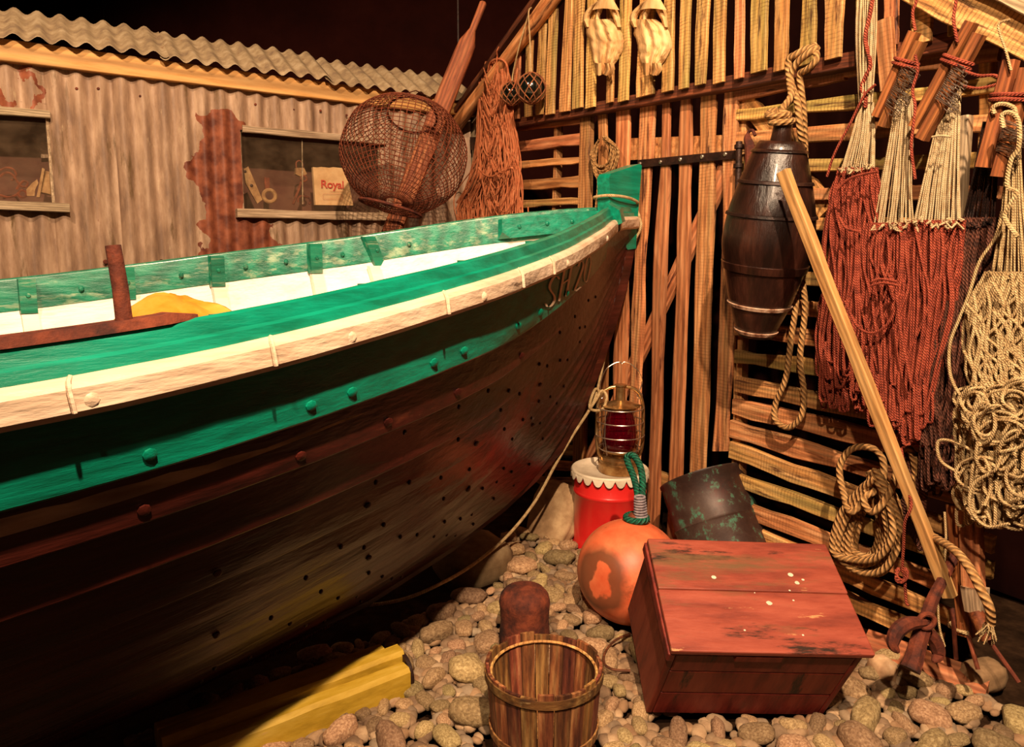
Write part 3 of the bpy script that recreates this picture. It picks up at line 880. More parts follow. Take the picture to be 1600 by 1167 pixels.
# rail joints and rivets
mb = MB()
for t in (1.15, 1.33, 1.62, 2.02, 2.3):
    pts = [BP(t + .006 * math.sin(j), bb(t) + y + .0018, zt(t) + z) for j, (y, z) in enumerate([(.030, -.042), (.044, -.047), (.050, -.056), (.049, -.086)])]
    mb = MB(); mb.tube(pts, .0035, 5); obj('rail_joint', mb, RAILW, boat)


def slope_n(t, dy=1): return (BN * dy - BX * 0 + Vector((0, 0, .05))).normalized()


for t in (.62, 1.05, 1.5, 1.87, 2.28): 
    mb = MB(); bolt(mb, BP(t, bb(t) + .044, zt(t) - .074), BN, .010, .003); obj('rivet', mb, RAILW, boat)
for k, ts in ((0, (.95, 1.15, 1.28, 1.52, 1.62, 1.84, 1.93, 2.2, 2.6)), (1, (1.2, 1.5, 1.72, 1.93, 2.2)), (3, (.9, 1.3, 1.7, 2.05)), (5, (.8, 1.2, 1.6, 2.0))):
    for t in ts:
        w = wk(k, t) + (wk(k + 1, t) - wk(k, t)) * .86
        p = sec(t, w, 1, .027); mb = MB(); nn = (BN * 1 - Vector((0, 0, .35))).normalized()
        bolt(mb, p, nn, .010 if k < 2 else .008, .0025); obj('rivet', mb, GREEN if k == 0 else TAR, boat)
rnd = random.Random(5)
for k in range(2, 10):
    for j in range(9):
        t = .28 + j * .16 + rnd.uniform(-.03, .03) + .05 * k
        w = wk(k, t) + (wk(k + 1, t) - wk(k, t)) * rnd.choice((.3, .8)); th = min(.03, .006 + t * .035)
        p = sec(t, w, 1, th * .8); mb = MB(); bolt(mb, p, BN - BX * .4, .006, .003); obj('nail_head', mb, IRON, boat)
# frames (ribs) on both sides
for t, lean in ((1.12, 0), (1.46, 0), (1.76, 0), (2.06, 0), (2.42, 0), (2.9, 0), (3.4, 0), (.93, .16)):
    for side in (-1, 1):
        if lean and side > 0: continue
        mb = MB(); rows = []; hw = .024
        for j in range(1, 14):
            w = j / 13 * .97
            tt = t - lean * (w * 1.0)
            if j == 0:
                y = bb(tt) - .034; z = zt(tt) - .012
                c = BP(tt, side * y, z)
            else:
                c = sec(tt, w, side, -.022) + Vector((0, 0, .01 * w))
                if j == 1: c = BP(tt, side * (bb(tt) - .036), zt(tt) - .125)
            inn = (BP(tt, 0, c.z + .15 * w) - c).normalized()
            if (BP(tt, 0, 0) - Vector((c.x, c.y, 0))).length < .03: continue
            rows.append([c - BX * hw, c - BX * hw + inn * .022, c + BX * hw + inn * .022, c + BX * hw])
        mb.grid(rows, closed=True)
        f_ = obj('frame_rib', mb, WHITE, boat, BTW, angle=30)
        mb = MB(); c = BP(t, side * (bb(t) - .026), zt(t)); inn = BN * -side
        a = BP(t, side * (bb(t) - .02), zt(t) - .004)
        P4 = [a - BX * .025, a + BX * .025, a + BX * .025 + inn * .034, a - BX * .025 + inn * .034]
        mb.prism([p for p in P4], Vector((0, 0, -.118)) - BX * lean * .3)
        g_ = obj('rib_head', mb, GREENW if side < 0 else GREEN, f_, BTW, smooth=False)
        mb = MB(); bolt(mb, BP(t - lean * .2, side * (bb(t) - .054), zt(t) - .06), -BN * side, .008, .006); obj('bolt', mb, GREENW, f_)
for t in (1.02, 1.22, 1.36, 1.58, .78, 1.9):
    mb = MB(); bolt(mb, BP(t, -(bb(t) - .034), zt(t) - .06), BN, .009, .006); obj('bolt', mb, GREENW, boat)
mb = MB()
for t in (1.3, 1.6, 1.9, 2.2):
    for w in (.12, .3): 
        p = sec(t, w, -1, -.021); mb2 = MB(); bolt(mb2, p, BN, .009, .006); obj('rivet', mb2, WHITE, boat)
# stem post: green head above the gunwale, dark below


def stemshape(pts, half, m, name):
    mb = MB(); P = [BP(t, half, z) for t, z in pts]; mb.prism(P, BN * (-2 * half)); return obj(name, mb, m, boat, BTW, smooth=False)


outer = [(-.078, 1.45), (-.078, 1.30), (-.052, 1.2), (-.018, 1.10), (.055, .94), (.155, .75), (.252, .60), (.368, .468), (.52, .37), (.69, .288), (.945, .198), (1.3, .11), (1.9, .05), (2.7, .03), (3.5, .05), (4.1, .11)]
lo_o = outer[1:]; lo_i = [(t + .05, z + .025) if z > .4 else (t, z + .08) for t, z in lo_o]
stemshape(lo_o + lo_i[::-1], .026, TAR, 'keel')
hd = [(-.105, 1.665), (-.09, 1.672), (.10, 1.618), (.112, 1.60), (.10, 1.38), (-.02, 1.30), (-.076, 1.305), (-.085, 1.45)]
stemshape(hd, .034, GREEN, 'stem_head')
# breasthook plate on far inwale and the block on the near rail
mb = MB(); rows = []
for i in range(13):
    t = .10 + .36 * i / 12; rows.append([BP(t, -(bb(t) - .035), zt(t) - .012), BP(t, -(bb(t) - .060), zt(t) - .012), BP(t, -(bb(t) - .060), zt(t) - .095 + .03 * (i == 12)), BP(t, -(bb(t) - .035), zt(t) - .095)])
mb.grid(rows, closed=True); mb.f.append([48, 49, 50, 51]); mb.u.append(None)
bh = obj('breasthook', mb, GREEN, boat, BTW, angle=30)
for t in (.40, .30, .21):
    mb = MB(); bolt(mb, BP(t, -(bb(t) - .061), zt(t) - .05), BN, .009, .007); obj('bolt', mb, GREEN, bh)
mb = MB(); rows = []
for i in range(5):
    t = .26 + .09 * i / 4; e = .004 * (i in (0, 4)); rows.append([BP(t, bb(t) - .005, zt(t) - .02), BP(t, bb(t) + .0, zt(t) + .022 - e), BP(t, bb(t) + .052, zt(t) - .004 - e), BP(t, bb(t) + .066, zt(t) - .055), BP(t, bb(t) + .02, zt(t) - .07)])
mb.grid(rows, closed=True); mb.f += [[0, 1, 2, 3, 4], [24, 23, 22, 21, 20]]; mb.u += [None, None]
obj('rail_block', mb, GREEN, boat, BTW, angle=30)
# thwarts
PINE = wood('pale thwart wood', ['b89468', 'd0b088', 'dcc09c'], .05, grain=1.4, bump=.2)
for t, z in ((1.78, .98), (2.62, .98), (3.5, .98)):
    mb = MB(); yy = bb(t) - .09; c = BP(t, 0, z)
    mb.prism([c - BX * .11 - BN * yy, c + BX * .11 - BN * yy, c + BX * .11 + BN * yy, c - BX * .11 + BN * yy], Vector((0, 0, -.028)))
    M = Matrix(((BN.x, -BX.x, 0, c.x), (BN.y, -BX.y, 0, c.y), (0, 0, 1, c.z), (0, 0, 0, 1))); obj('thwart', mb, PINE, boat, M, smooth=False)
for side in (-1, 1):
    mb = MB(); rows = []
    for i in range(30):
        t = 1.5 + 2.4 * i / 29; rows.append([BP(t, side * (bb(t) - y), zt(t) - .22 - z) for y, z in ((.045, 0), (.085, 0), (.085, .03), (.045, .03))])
    mb.grid(rows, closed=True); obj('riser', mb, PINE, boat, BTW, angle=30)
# rusty oarlock plate with its pin on the near gunwale
mb = MB(); rows = []
for i in range(24):
    t = 2.12 + .34 * i / 23; w = .022 * (1 - .6 * max(0, 1 - i / 3)) ; h = .012 if i > 3 else .004 + .003 * i
    rows.append([BP(t, bb(t) - .012 - w, zt(t) + .004), BP(t, bb(t) - .012 - w * .8, zt(t) + .004 + h), BP(t, bb(t) - .012 + w * .8, zt(t) + .004 + h + .002 * nz(t * 30)), BP(t, bb(t) - .012 + w, zt(t) + .002)])
mb.grid(rows, closed=True); mb.f += [[0, 1, 2, 3], [95, 94, 93, 92]]; mb.u += [None, None]
pl = obj('oarlock_plate', mb, RUST, boat, BTW, angle=40)
mb = MB(); p = BP(2.22, bb(2.22) - .012, zt(2.22)); mb.tube([p, p + Vector((-.003, 0, .06)), p + Vector((-.009, 0, .118))], lambda t: .011 - .001 * t, 12); obj('thole_pin', mb, RUST, pl)
# letters painted on the bow


def onhull(px, py, lift=.003):
    r = ray(px, py).normalized(); h = HB.ray_cast(Vector((0, 0, H)), r)
    if h[0] is None: return None
    nn = h[1] if h[1].dot(r) < 0 else -h[1]
    return h[0] + nn * lift


LET = mat('cream lettering paint', ['e4c4a0', 'ecd0b0', 'f2dcc0'], (1, 1, 1), 30, .5, .1)
glyph = {'S': [(872, 436), (869, 431), (863, 434), (858, 444), (858, 452), (864, 461), (865, 468), (860, 477), (854, 479), (851, 474)],
         'H1': [(881, 420), (872, 470)], 'H2': [(892, 415), (883, 463)], 'H3': [(876, 444), (888, 436)],
         '2': [(902, 416), (905, 409), (909, 409), (910, 416), (904, 434), (897, 454), (906, 448)],
         '0': [(921, 399), (916, 406), (912, 428), (913, 440), (917, 436), (922, 412), (921, 399)]}
mbs = MB()
for k, pts in glyph.items():
    if k in ('S', '2', '0'): pts = [(p.x, p.y) for p in bez([Vector((a, b, 0)) for a, b in pts], 5)]
    else: pts = [(pts[0][0] + (pts[1][0] - pts[0][0]) * i / 6, pts[0][1] + (pts[1][1] - pts[0][1]) * i / 6) for i in range(7)]
    w = {'S': 1.9, '0': .8, '2': 1.5}.get(k, 1.6); rows = []
    for i, (x, y) in enumerate(pts):
        a = onhull(x - w, y - .3); b = onhull(x + w, y + .3)
        if a and b: rows.append([a, b])
    if len(rows) > 1: mbs = MB(); mbs.grid(rows); obj('letter_stroke', mbs, LET, boat, smooth=False)
# yellow oilskin
YEL = mat('yellow oilskin cloth', ['b87818', 'd49430', 'e0a444'], (1, 1, 1), 6, .45, .25, spec=.5)
mb = MB(); c = BP(1.88, .12, .985); rows = []
for j in range(25):
    a = 2 * PI * j / 24; r = []
    for i in range(13):
        u = i / 12; d = Vector((math.cos(a), math.sin(a), 0)); rad = (.25 + .05 * nz(math.cos(a) * 1.5, math.sin(a) * 1.5, 3)) * u
        px_ = d * rad; px_ = BX * px_.x * 1.0 + BN * px_.y * .9
        hgt = .19 * (1 - u ** 2.2) + .05 * nz(px_.x * 8, px_.y * 8, 1) * (1 - u * .5) + .02 * abs(math.sin(a * 4 + u * 3)) * u * (1 - u) * 3
        r.append(c + px_ + Vector((0, 0, max(.004, hgt))))
    rows.append(r)
mb.slab(rows, Vector((0, 0, -.003)))
tag(obj('oilskin_bundle', mb, YEL), 'crumpled yellow oilskin bundle lying inside the boat', 'oilskin')
# ================================================================ wall-hung gear
UP = Vector((0, 0, 1))


def strands(mb, n, mids, r, noise_amp=3.0, sides=5, seed=0, flat=.06, off0=.06, seg=5, loop=0.0, wig=1.0):
    """n hanging strands. mids = [(y, xl, xr)] rows in the picture on the hut wall; the bundle has an elliptical section"""
    rnd = random.Random(seed)
    for i in range(n):
        u = rnd.random() * 2 - 1; d = (rnd.random() * 2 - 1) * math.sqrt(1 - u * u)
        ph = rnd.random() * 50; pts = []
        ylast = mids[-1][0]; cut = rnd.random() * loop
        rows = mids
        for k, (y, xl, xr) in enumerate(rows):
            f = k / (len(rows) - 1)
            uu = u + nz(ph, f * 3) * .35 * wig; uu = max(-1.05, min(1.05, uu))
            x = (xl + xr) / 2 + uu * (xr - xl) / 2 + nz(ph + 7, f * 5) * noise_amp
            yy = y - (y - rows[0][0]) * cut if k == len(rows) - 1 or True else y
            pts.append((x, yy, off0 + flat * (d * (.4 + .6 * f)) + flat + nz(ph + 3, f * 4) * .01))
        P = [HP(*p) for p in pts]
        if loop:  # turn back up at the end
            dx = rnd.uniform(6, 15) * rnd.choice((-1, 1)); x, y, o_ = pts[-1]
            P += [HP(x + dx * .2, y + 9, o_ + .004), HP(x + dx * .8, y + 8, o_ + .012), HP(x + dx, y - 6, o_ + .012), HP(x + dx * .9, y - 30 - 20 * rnd.random(), o_ + .01)]
        mb.tube(bez(P, seg), r, sides, cap=False)


def ring3(c, a, b, n=24): return [c + a * math.cos(2 * PI * i / n) + b * math.sin(2 * PI * i / n) for i in range(n)]


# --- wire mesh creel
BC = PY(631, 243, 3.72); BR = .315
creel = thing('wire_creel', 'large round creel of rusty wire mesh hanging in front of the shed', 'creel', BC - Vector((0, 0, BR)))
ax = Vector((.1, .55, .85)).normalized(); e1 = ax.orthogonal().normalized(); e2 = ax.cross(e1)


def sph(th, ph, r=BR):  # th polar from ax
    k = 1 + .03 * nz(math.sin(th) * math.cos(ph) * 2, math.sin(th) * math.sin(ph) * 2, math.cos(th) * 2)
    return BC + (ax * math.cos(th) * .92 + (e1 * math.cos(ph) + e2 * math.sin(ph)) * math.sin(th)) * r * k


mb = MB()
NM = 66
for i in range(NM):
    ph = 2 * PI * i / NM
    mb.tube([sph(.42 + (PI - .42 - .12) * j / 22, ph + .012 * nz(i, j * .4)) for j in range(23)], .0019, 4, cap=False)
for j in range(34):
    th = .45 + (PI - .6) * j / 33
    mb.tube([sph(th + .01 * nz(j, i * .5), 2 * PI * i / 46) for i in range(46)], .0019, 4, True)
obj('wire_mesh', mb, RUSTL, creel)
mb = MB(); mb.tube([sph(.42, 2 * PI * i / 40) for i in range(40)], .0055, 6, True); obj('mouth_hoop', mb, RUST, creel)
cb = SP(610, 318, .42); hoop = []
mb = MB()
c2 = PY(618, 300, 3.78)
axh = Vector((-.25, -.1, -.95)).normalized(); h1 = axh.orthogonal().normalized(); h2 = axh.cross(h1)
mb.tube([BC + axh * BR * .86 + (h1 * math.cos(a) + h2 * math.sin(a)) * BR * .5 for a in [2 * PI * i / 40 for i in range(40)]], .008, 6, True); obj('base_hoop', mb, RUST, creel)
mb = MB(); top = BC + Vector((.0, .05, BR * .98)); mb.tube([top, top + Vector((.02, .3, .08)), SW(-.28, 2.20, .05)], .003, 5); obj('hanging_wire', mb, RUST, creel)
# --- oar
p0 = PY(756, 3, 4.05); p1 = PY(612, 362, 3.95); dirv = (p1 - p0).normalized(); pb = p1 + dirv * 1.02
mb = MB(); L_ = (pb - p0).length; X = dirv; Yv = Vector((0, -1, 0)).cross(X).normalized(); Zv = X.cross(Yv)
MO = Matrix(((X.x, Yv.x, Zv.x, p0.x), (X.y, Yv.y, Zv.y, p0.y), (X.z, Yv.z, Zv.z, p0.z), (0, 0, 0, 1)))
rows = []
for x, w, th in ((0, .012, .012), (.01, .020, .02), (.10, .019, .019), (.16, .018, .018), (.20, .032, .026), (.235, .046, .026), (.30, .05, .026), (.8, .056, .026), (1.3, .052, .026), (L_ - .02, .05, .024), (L_, .044, .02)):
    r = []
    for k in range(12):
        a = 2 * PI * k / 12; cx, cy = math.cos(a), math.sin(a); q = .55
        r.append(MO @ Vector((x, math.copysign(abs(cx) ** q, cx) * w, math.copysign(abs(cy) ** q, cy) * th)))
    rows.append(r)
mb.grid(rows, closed=True); mb.f.append(list(range(12))[::-1]); mb.u.append(None); n_ = len(mb.v); mb.f.append(list(range(n_ - 12, n_))); mb.u.append(None)
tag(obj('oar', mb, OARW, None, MO, angle=50), 'old reddish wooden oar leaning upright behind the round wire creel', 'oar')
# --- orange net
net = thing('hung_net', 'thick hank of orange net twine hanging from the gable rafter', 'fishing net', HP(765, 340, .1))
mb = MB()
strands(mb, 150, [(96, 760, 790), (130, 752, 796), (180, 749, 800), (235, 747, 806), (285, 736, 812), (335, 712, 812), (385, 716, 814)], .0034, 5, 5, 3, .05, .05, 5, .12, 1.6)
for i in range(22):
    y = random.uniform(100, 320); xs = 750 + random.random() * 20; k = random.uniform(10, 30)
    mb.tube(bez([HP(xs, y, .15), HP(xs + k * .6, y + 25, .17), HP(xs + k * 1.2, y + 8, .17), HP(xs + k * 1.4, y - 20, .15)], 5), .0033, 5, cap=False)
obj('twine', mb, ORANGEL, net)
mb = MB(); mb.tube(bez([HP(x, y, .165) for x, y in ((748, 262), (756, 272), (768, 276), (784, 268), (800, 262))], 6), .006, 6); obj('tie', mb, ORANGEL, net)
mb = MB(); mb.tube(bez([HP(x, y, o_) for x, y, o_ in ((762, 112, .12), (766, 98, .13), (778, 92, .14), (790, 98, .13), (794, 116, .12), (790, 134, .12))], 6), .006, 6); mb.tube([HP(778, 94, .14), HP(776, 80, .17), HP(780, 72, .12)], .004, 5); obj('hanging_loop', mb, ORANGEL, net)


# --- glass floats in netting
def gfloat(c, r, label, string):
    t = thing('glass_float', label, 'glass float', c - Vector((0, 0, r)), 'netted glass floats')
    mb = MB(); mb.lathe([(r * math.sin(PI * i / 20), -r * math.cos(PI * i / 20)) for i in range(21)], 28, Matrix.Translation(c)); obj('glass_ball', mb, GLS, t, angle=180)
    mb = MB(); K = 9; R2 = r * 1.02
    for fam in (1, -1):
        for i in range(K):
            P = []
            for j in range(17):
                u = j / 16; th = .18 + (PI - .36) * u; ph = 2 * PI * i / K + fam * u * 2.0
                P.append(c + Vector((math.sin(th) * math.cos(ph), math.sin(th) * math.sin(ph), math.cos(th))) * R2)
            mb.tube(P, .0026, 5, cap=False)
    for th in (.18, PI - .18): mb.tube([c + Vector((math.sin(th) * math.cos(a), math.sin(th) * math.sin(a), math.cos(th))) * R2 for a in [2 * PI * k / 10 for k in range(10)]], .004, 5, True)
    obj('netting', mb, BROWNL if r < .06 else NETT, t)
    mb = MB(); mb.tube(bez([c + UP * R2] + string, 5), .004, 5); obj('hanging_cord', mb, ROPET, t)


NETT = mat('brown net cord', ['6a3a20', '8a5030', 'a06238'], (1, 1, 1), 30, .8, .3)
GLS = mat('dark green float glass', ['0a0c08', '101410'], (1, 1, 1), 3, .05, 0, spec=.8, coat=1)
gfloat(HP(830, 138, .17), .074, 'netted dark glass float on a long cord, the larger right one of the pair', [HP(829, 95, .17), HP(828, 60, .16), HP(826, 20, .17), HP(830, 12, .12)])
gfloat(HP(800, 146, .13), .060, 'smaller netted dark glass float squeezed between the orange net and the larger float', [HP(802, 112, .13), HP(812, 70, .15), HP(826, 22, .15)])

# --- dried fish
FISH = mat('dried fish skin', ['a87c4c', 'd0a670', 'e0bc88'], (1, 1, .35), 9, .7, .9, detail=8, stains=[('6a3e20', 6, .68, .05)])


def fish(cx, flip, label):
    t = thing('dried_fish', label, 'dried fish', HP(cx, 120, GO), 'split dried fish on the gable')
    L = [(30, -22), (40, -27), (52, -26), (64, -21), (76, -19), (88, -17), (98, -14), (106, -9), (113, -4), (118, 0)]
    Rr = [(30, 8), (40, 22), (52, 28), (64, 30), (76, 29), (88, 24), (98, 17), (106, 11), (113, 7), (118, 3)]
    rows = []; sd = cx * .1
    for j in range(24):
        y = 30 + 86 * j / 23; xl = interp(L, y) + nz(sd, j * .5) * 2.5; xr = interp(Rr, y) + nz(sd + 4, j * .5) * 2.5
        r = []
        for i in range(19):
            u = i / 18; x = xl + (xr - xl) * u
            o_ = GO + .018 + .03 * math.sin(PI * u) ** .7 * (1 - .3 * j / 23) + .010 * math.sin(u * 21 + nz(sd, j * .12) * 2 + flip) * math.sin(PI * u)
            o_ += .008 * nz(x * .2, y * .12, sd)
            r.append(HP(cx + x, y, o_))
        rows.append(r)
    mb = MB(); mb.slab(rows, -N2 * .01); obj('body', mb, FISH, t, angle=80)
    for nm, P, w in (('collar', [(-24, 42), (-27, 28), (-20, 14), (-8, 3), (2, -4)], 5), ('collar', [(24, 42), (20, 26), (14, 12), (8, 3), (2, -4)], 4.5), ('backbone', [(-8, 40), (-9, 26), (-4, 12), (2, 0)], 3.5)):
        pts = bez([Vector((a, b, 0)) for a, b in P], 5); rows = []
        for i, p in enumerate(pts):
            ww = w * (.7 + .5 * math.sin(PI * i / len(pts))) + nz(i * .4, sd) * 1.5
            rows.append([HP(cx + p.x - ww, p.y + ww * .3, GO + .02), HP(cx + p.x - ww * .3, p.y, GO + .040 + .006 * nz(i * .5, 2)), HP(cx + p.x + ww * .4, p.y, GO + .034), HP(cx + p.x + ww, p.y - ww * .3, GO + .018)])
        mb = MB(); mb.slab(rows, -N2 * .006); obj(nm, mb, FISH, t, angle=80)
    rows = []
    for j in range(8):
        y = -14 + 3.8 * j
        rows.append([HP(cx + 4 + (x * (5 + j * 2.2)), y + abs(x) * 3 + 3 * nz(x * 3, j), GO + .05 + .015 * (1 - abs(x))) for x in (-1, -.6, -.2, .2, .6, 1)])
    mb = MB(); mb.slab(rows, -N2 * .005); obj('head_flap', mb, FISH, t, angle=80)
    for s_ in (-1, 1, 1.6):
        P = [(s_ * 7, 98), (s_ * 8 + 1, 108), (s_ * 6 - 1, 117)]
        rows = [[HP(cx + x - 5 + i * .8, y, GO + .05), HP(cx + x, y + 1, GO + .065), HP(cx + x + 5 - i * .8, y, GO + .048)] for i, (x, y) in enumerate(P)]
        mb = MB(); mb.slab(rows, -N2 * .004); obj('fin', mb, FISH, t, angle=80)


fish(942, 0, 'split dried fish hanging on the gable, the left of the two')
fish(1016, 2, 'split dried fish hanging on the gable, the right of the two')

# --- small coil by the door
mb = MB()
rnd = random.Random(4)
for i in range(13):
    k = i / 12; w = 20 + rnd.uniform(-3, 3); x0 = 925 + k * 5 + rnd.uniform(-2, 2); yb = 258 + k * 28
    P = [(948 - rnd.random() * 6, 212 + rnd.random() * 6), (x0 + w * 1.7, 232 + rnd.uniform(-4, 4)), (x0 + w * 1.4, 255 + k * 10), (x0 + w * .6, yb), (x0, yb - 14), (x0 + 2, 236 + rnd.uniform(-6, 6)), (936, 218)]
    mb.tube(bez([HP(x, y, .03 + .03 * rnd.random()) for x, y in P], 6), .0045, 6, cap=False)
mb.tube(bez([HP(x, y, .05) for x, y in ((932, 262), (934, 290), (931, 320), (930, 350))], 5), .0045, 6)
tag(obj('line_coil', mb, ROPE), 'small coil of thin tan line hung between the door and stem head', 'line coil')

# --- rusty marlin hook
mb = MB(); mb.tube(bez([HP(x, y, .05) for x, y in ((1180, 212), (1176, 204), (1170, 206), (1168, 216), (1172, 232), (1172, 256), (1168, 276), (1162, 300))], 6), lambda t: .006 + .013 * max(0, math.sin(min(1, max(0, (t - .35) / .6)) * PI)) ** .6, 8)
tag(obj('iron_hook', mb, RUST), 'rusty iron hook hanging between the hinge and the black barrel', 'hook')

# --- barrel float
bt, bbm = HP(1222, 205, .20), HP(1180, 524, .17)
t = thing('barrel_float', 'black tarred wooden barrel float hanging on the wall right of the door', 'barrel', bbm)
axis = (bt - bbm); LZ = axis.length; MBR = Matrix.Translation(bbm) @ axis.to_track_quat('Z', 'Y').to_matrix().to_4x4()
prof = [(0, .0), (.36, .005), (.40, .0), (.47, .04), (.70, .18), (.86, .32), (.97, .42), (1.0, .48), (.985, .54), (.92, .64), (.80, .74), (.68, .83), (.575, .90), (.50, .94), (.44, .955)]
RB = .150
SH_ = [(r * RB, z * LZ) for r, z in prof]
sm = []
for i in range(60):
    z = .0 + .955 * i / 59
    r = smoothtab([(p[1], p[0]) for p in prof[2:]], z); sm.append((r * RB, z * LZ))
mb = MB(); mb.lathe([(0, .006)] + sm, 44, MBR)
for v in mb.v[44:]:
    pass
obj('staves', mb, BLACKW, t, MBR, angle=50)


def hoop(z, h, m, wob=0):
    mb = MB(); r0 = smoothtab([(p[1], p[0]) for p in prof[2:]], z) * RB; r1 = smoothtab([(p[1], p[0]) for p in prof[2:]], z + h) * RB
    mb.lathe([(r0 + .001, z * LZ), (r0 + .006, z * LZ + .002), (r1 + .006, (z + h) * LZ - .002), (r1 + .001, (z + h) * LZ)], 44, MBR, close=False); obj('hoop', mb, m, t, MBR)


BARE = mat('bare scraped hoop wood', ['6a3c28', 'b08a70', 'd0b098'], (9, 9, 4), 5, .7, .5)
hoop(.335, .042, BLACKW); hoop(.60, .018, IRON); hoop(.755, .018, IRON); hoop(.90, .016, BLACKW); hoop(.15, .022, BARE); hoop(.012, .022, BARE)
mb = MB(); mb.lathe([(.030, .945 * LZ), (.034, .96 * LZ), (.030, 1.0 * LZ), (.028, 1.06 * LZ), (0, 1.06 * LZ)], 16, MBR); obj('neck', mb, BLACKW, t, MBR)
# rope that carries the barrel and hangs down in a long bight
P = [(1216, 172, .16), (1200, 178, .18), (1214, 192, .22), (1232, 182, .2), (1222, 172, .2), (1236, 150, .16), (1234, 122, .14), (1244, 100, .14), (1262, 84, .14), (1276, 76, .13), (1262, 76, .13), (1246, 84, .14), (1232, 96, .14), (1236, 130, .14), (1246, 160, .13), (1250, 200, .12), (1258, 250, .06)]
mb = MB(); mb.tube(bez([HP(*p) for p in P], 7), .0115, 10)
P = [(1272, 70, .12), (1276, 92, .14), (1262, 108, .14), (1250, 116, .13), (1252, 140, .12), (1256, 180, .1), (1258, 250, .06), (1256, 330, .05), (1252, 420, .055), (1258, 480, .06), (1250, 560, .06), (1256, 610, .06), (1252, 650, .07), (1232, 668, .07), (1212, 656, .07), (1212, 630, .06), (1228, 590, .06), (1236, 530, .055), (1244, 470, .05), (1248, 380, .045), (1240, 280, .04), (1232, 180, .08)]
mb.tube(bez([HP(*p) for p in P], 8), .0105, 10)
for c_, a_ in ((HP(1216, 180, .21), .034), (HP(1222, 190, .205), .036)):
    mb.tube(ring3(c_, Vector((1, .1, .1)) * a_, Vector((0, 1, .2)) * a_), .0105, 8, True)
tag(obj('barrel_rope', mb, ROPE), 'thick tan rope knotted above the black barrel and hanging in a long loop', 'rope')


# --- long line hanks
def clampboards(t, a, b, w, hooks=None, off=.14):
    A, B = HP(*a, off), HP(*b, off); X = (B - A).normalized(); side = N2.cross(X).normalized()
    for k in (-1, 1):
        board('clamp_board', A + side * k * w * .62 + X * (.02 if k > 0 else 0), B + side * k * w * .62 + X * (.02 if k > 0 else 0), w * .9, w * .9, .03, N2, CLAMP, t, .002, 6)
    if hooks:
        mb = MB(); rnd = random.Random(int(a[0])); u0, u1, n = hooks
        for i in range(n):
            u = u0 + (u1 - u0) * i / n; c = A.lerp(B, u) + side * w * .2 + N2 * .005
            e = c + side * rnd.uniform(.045, .075) - UP * rnd.uniform(0, .02) + N2 * rnd.uniform(0, .03)
            mb.tube([c, c.lerp(e, .8), e, e - UP * .012 - side * .008, e - UP * .008 - side * .02], .0012, 4, cap=False)
        h = obj('fish_hooks', mb, STEEL, t); h['kind'] = 'stuff'
    c = A.lerp(B, .32); rr_ = ring3(c + N2 * .0 - N2 * .014, side * w * 1.35, N2 * .026, 16)
    mb = MB(); mb.tube(rr_, .005, 6, True); mb.tube(ring3(c - N2 * .014 + X * .012, side * w * 1.35, N2 * .026, 16), .005, 6, True); obj('binding', mb, REDL, t)


def longline(name, label, snood, red, nred, seed, csn=CREAM, cred=REDL, nsn=40, loop=.28, off=.07, rr_=.0037, ties=(), flat=.055):
    t = thing(name, label, 'fishing line', HP((red[-1][1] + red[-1][2]) / 2, red[-1][0], off), 'line hanks hung in a row on the right of the hut' if name == 'longline_hank' else None)
    if snood:
        mb = MB(); strands(mb, nsn, snood, .0021, 1.0, 5, seed, flat * .6, off + .01, 3, 0, .35); obj('snoods', mb, csn, t)
        mb = MB(); rnd = random.Random(seed)
        y, xl, xr = snood[-1]
        for i in range(16):
            x = xl + (xr - xl) * rnd.random(); c = HP(x, y + rnd.uniform(-4, 6), off + .07 + rnd.random() * .02)
            mb.tube([c, c + Vector((rnd.uniform(-1, 1), 0, rnd.uniform(-1, 1))) * .012, c + Vector((rnd.uniform(-1, 1), -.3, rnd.uniform(-1, 1))) * .014, c + Vector((.003, 0, -.004))], .0028, 5)
        k_ = obj('snood_knots', mb, csn, t); k_['kind'] = 'stuff'
    mb = MB(); strands(mb, int(nred * 1.35), red, rr_, 7, 6, seed + 1, flat, off, 4, loop, 1.5); obj('main_line', mb, cred, t)
    for P in ties:
        mb = MB(); mb.tube(bez([HP(x, y, off + .13) for x, y in P], 6), .0042, 6); obj('tie', mb, cred, t)
    return t


t = longline('longline_hank', 'red line hank topped with cream snoods, the leftmost of the tied bundles', [(160, 1342, 1364), (200, 1334, 1366), (262, 1314, 1366)],
             [(262, 1312, 1368), (320, 1300, 1374), (400, 1290, 1376), (480, 1285, 1376), (560, 1276, 1372), (640, 1285, 1352)], 62, 11, ties=(((1308, 296), (1326, 280), (1350, 272), (1372, 268)), ((1312, 340), (1322, 356), (1342, 362))), loop=.30)
mb = MB(); mb.tube(bez([HP(x, y, .13) for x, y in ((1352, 168), (1352, 150), (1346, 138), (1352, 120), (1360, 100), (1352, 60), (1360, 20), (1366, -20))], 5), .006, 6)
mb.tube(bez([HP(x, y, .14) for x, y in ((1368, 132), (1350, 150), (1330, 190), (1304, 240), (1292, 276))], 5), .004, 6); obj('hanging_cord', mb, REDL, t)
mb = MB(); strands(mb, 22, [(-20, 1340, 1372), (60, 1338, 1370), (160, 1342, 1364)], .002, 1, 5, 5, .03, .08, 3, 0, .4); obj('snoods', mb, CREAM, t)
board('hanging_slat', HP(1378, 30, .10), HP(1386, 140, .08), .05, .05, .02, N2, SLAT, t, .002)
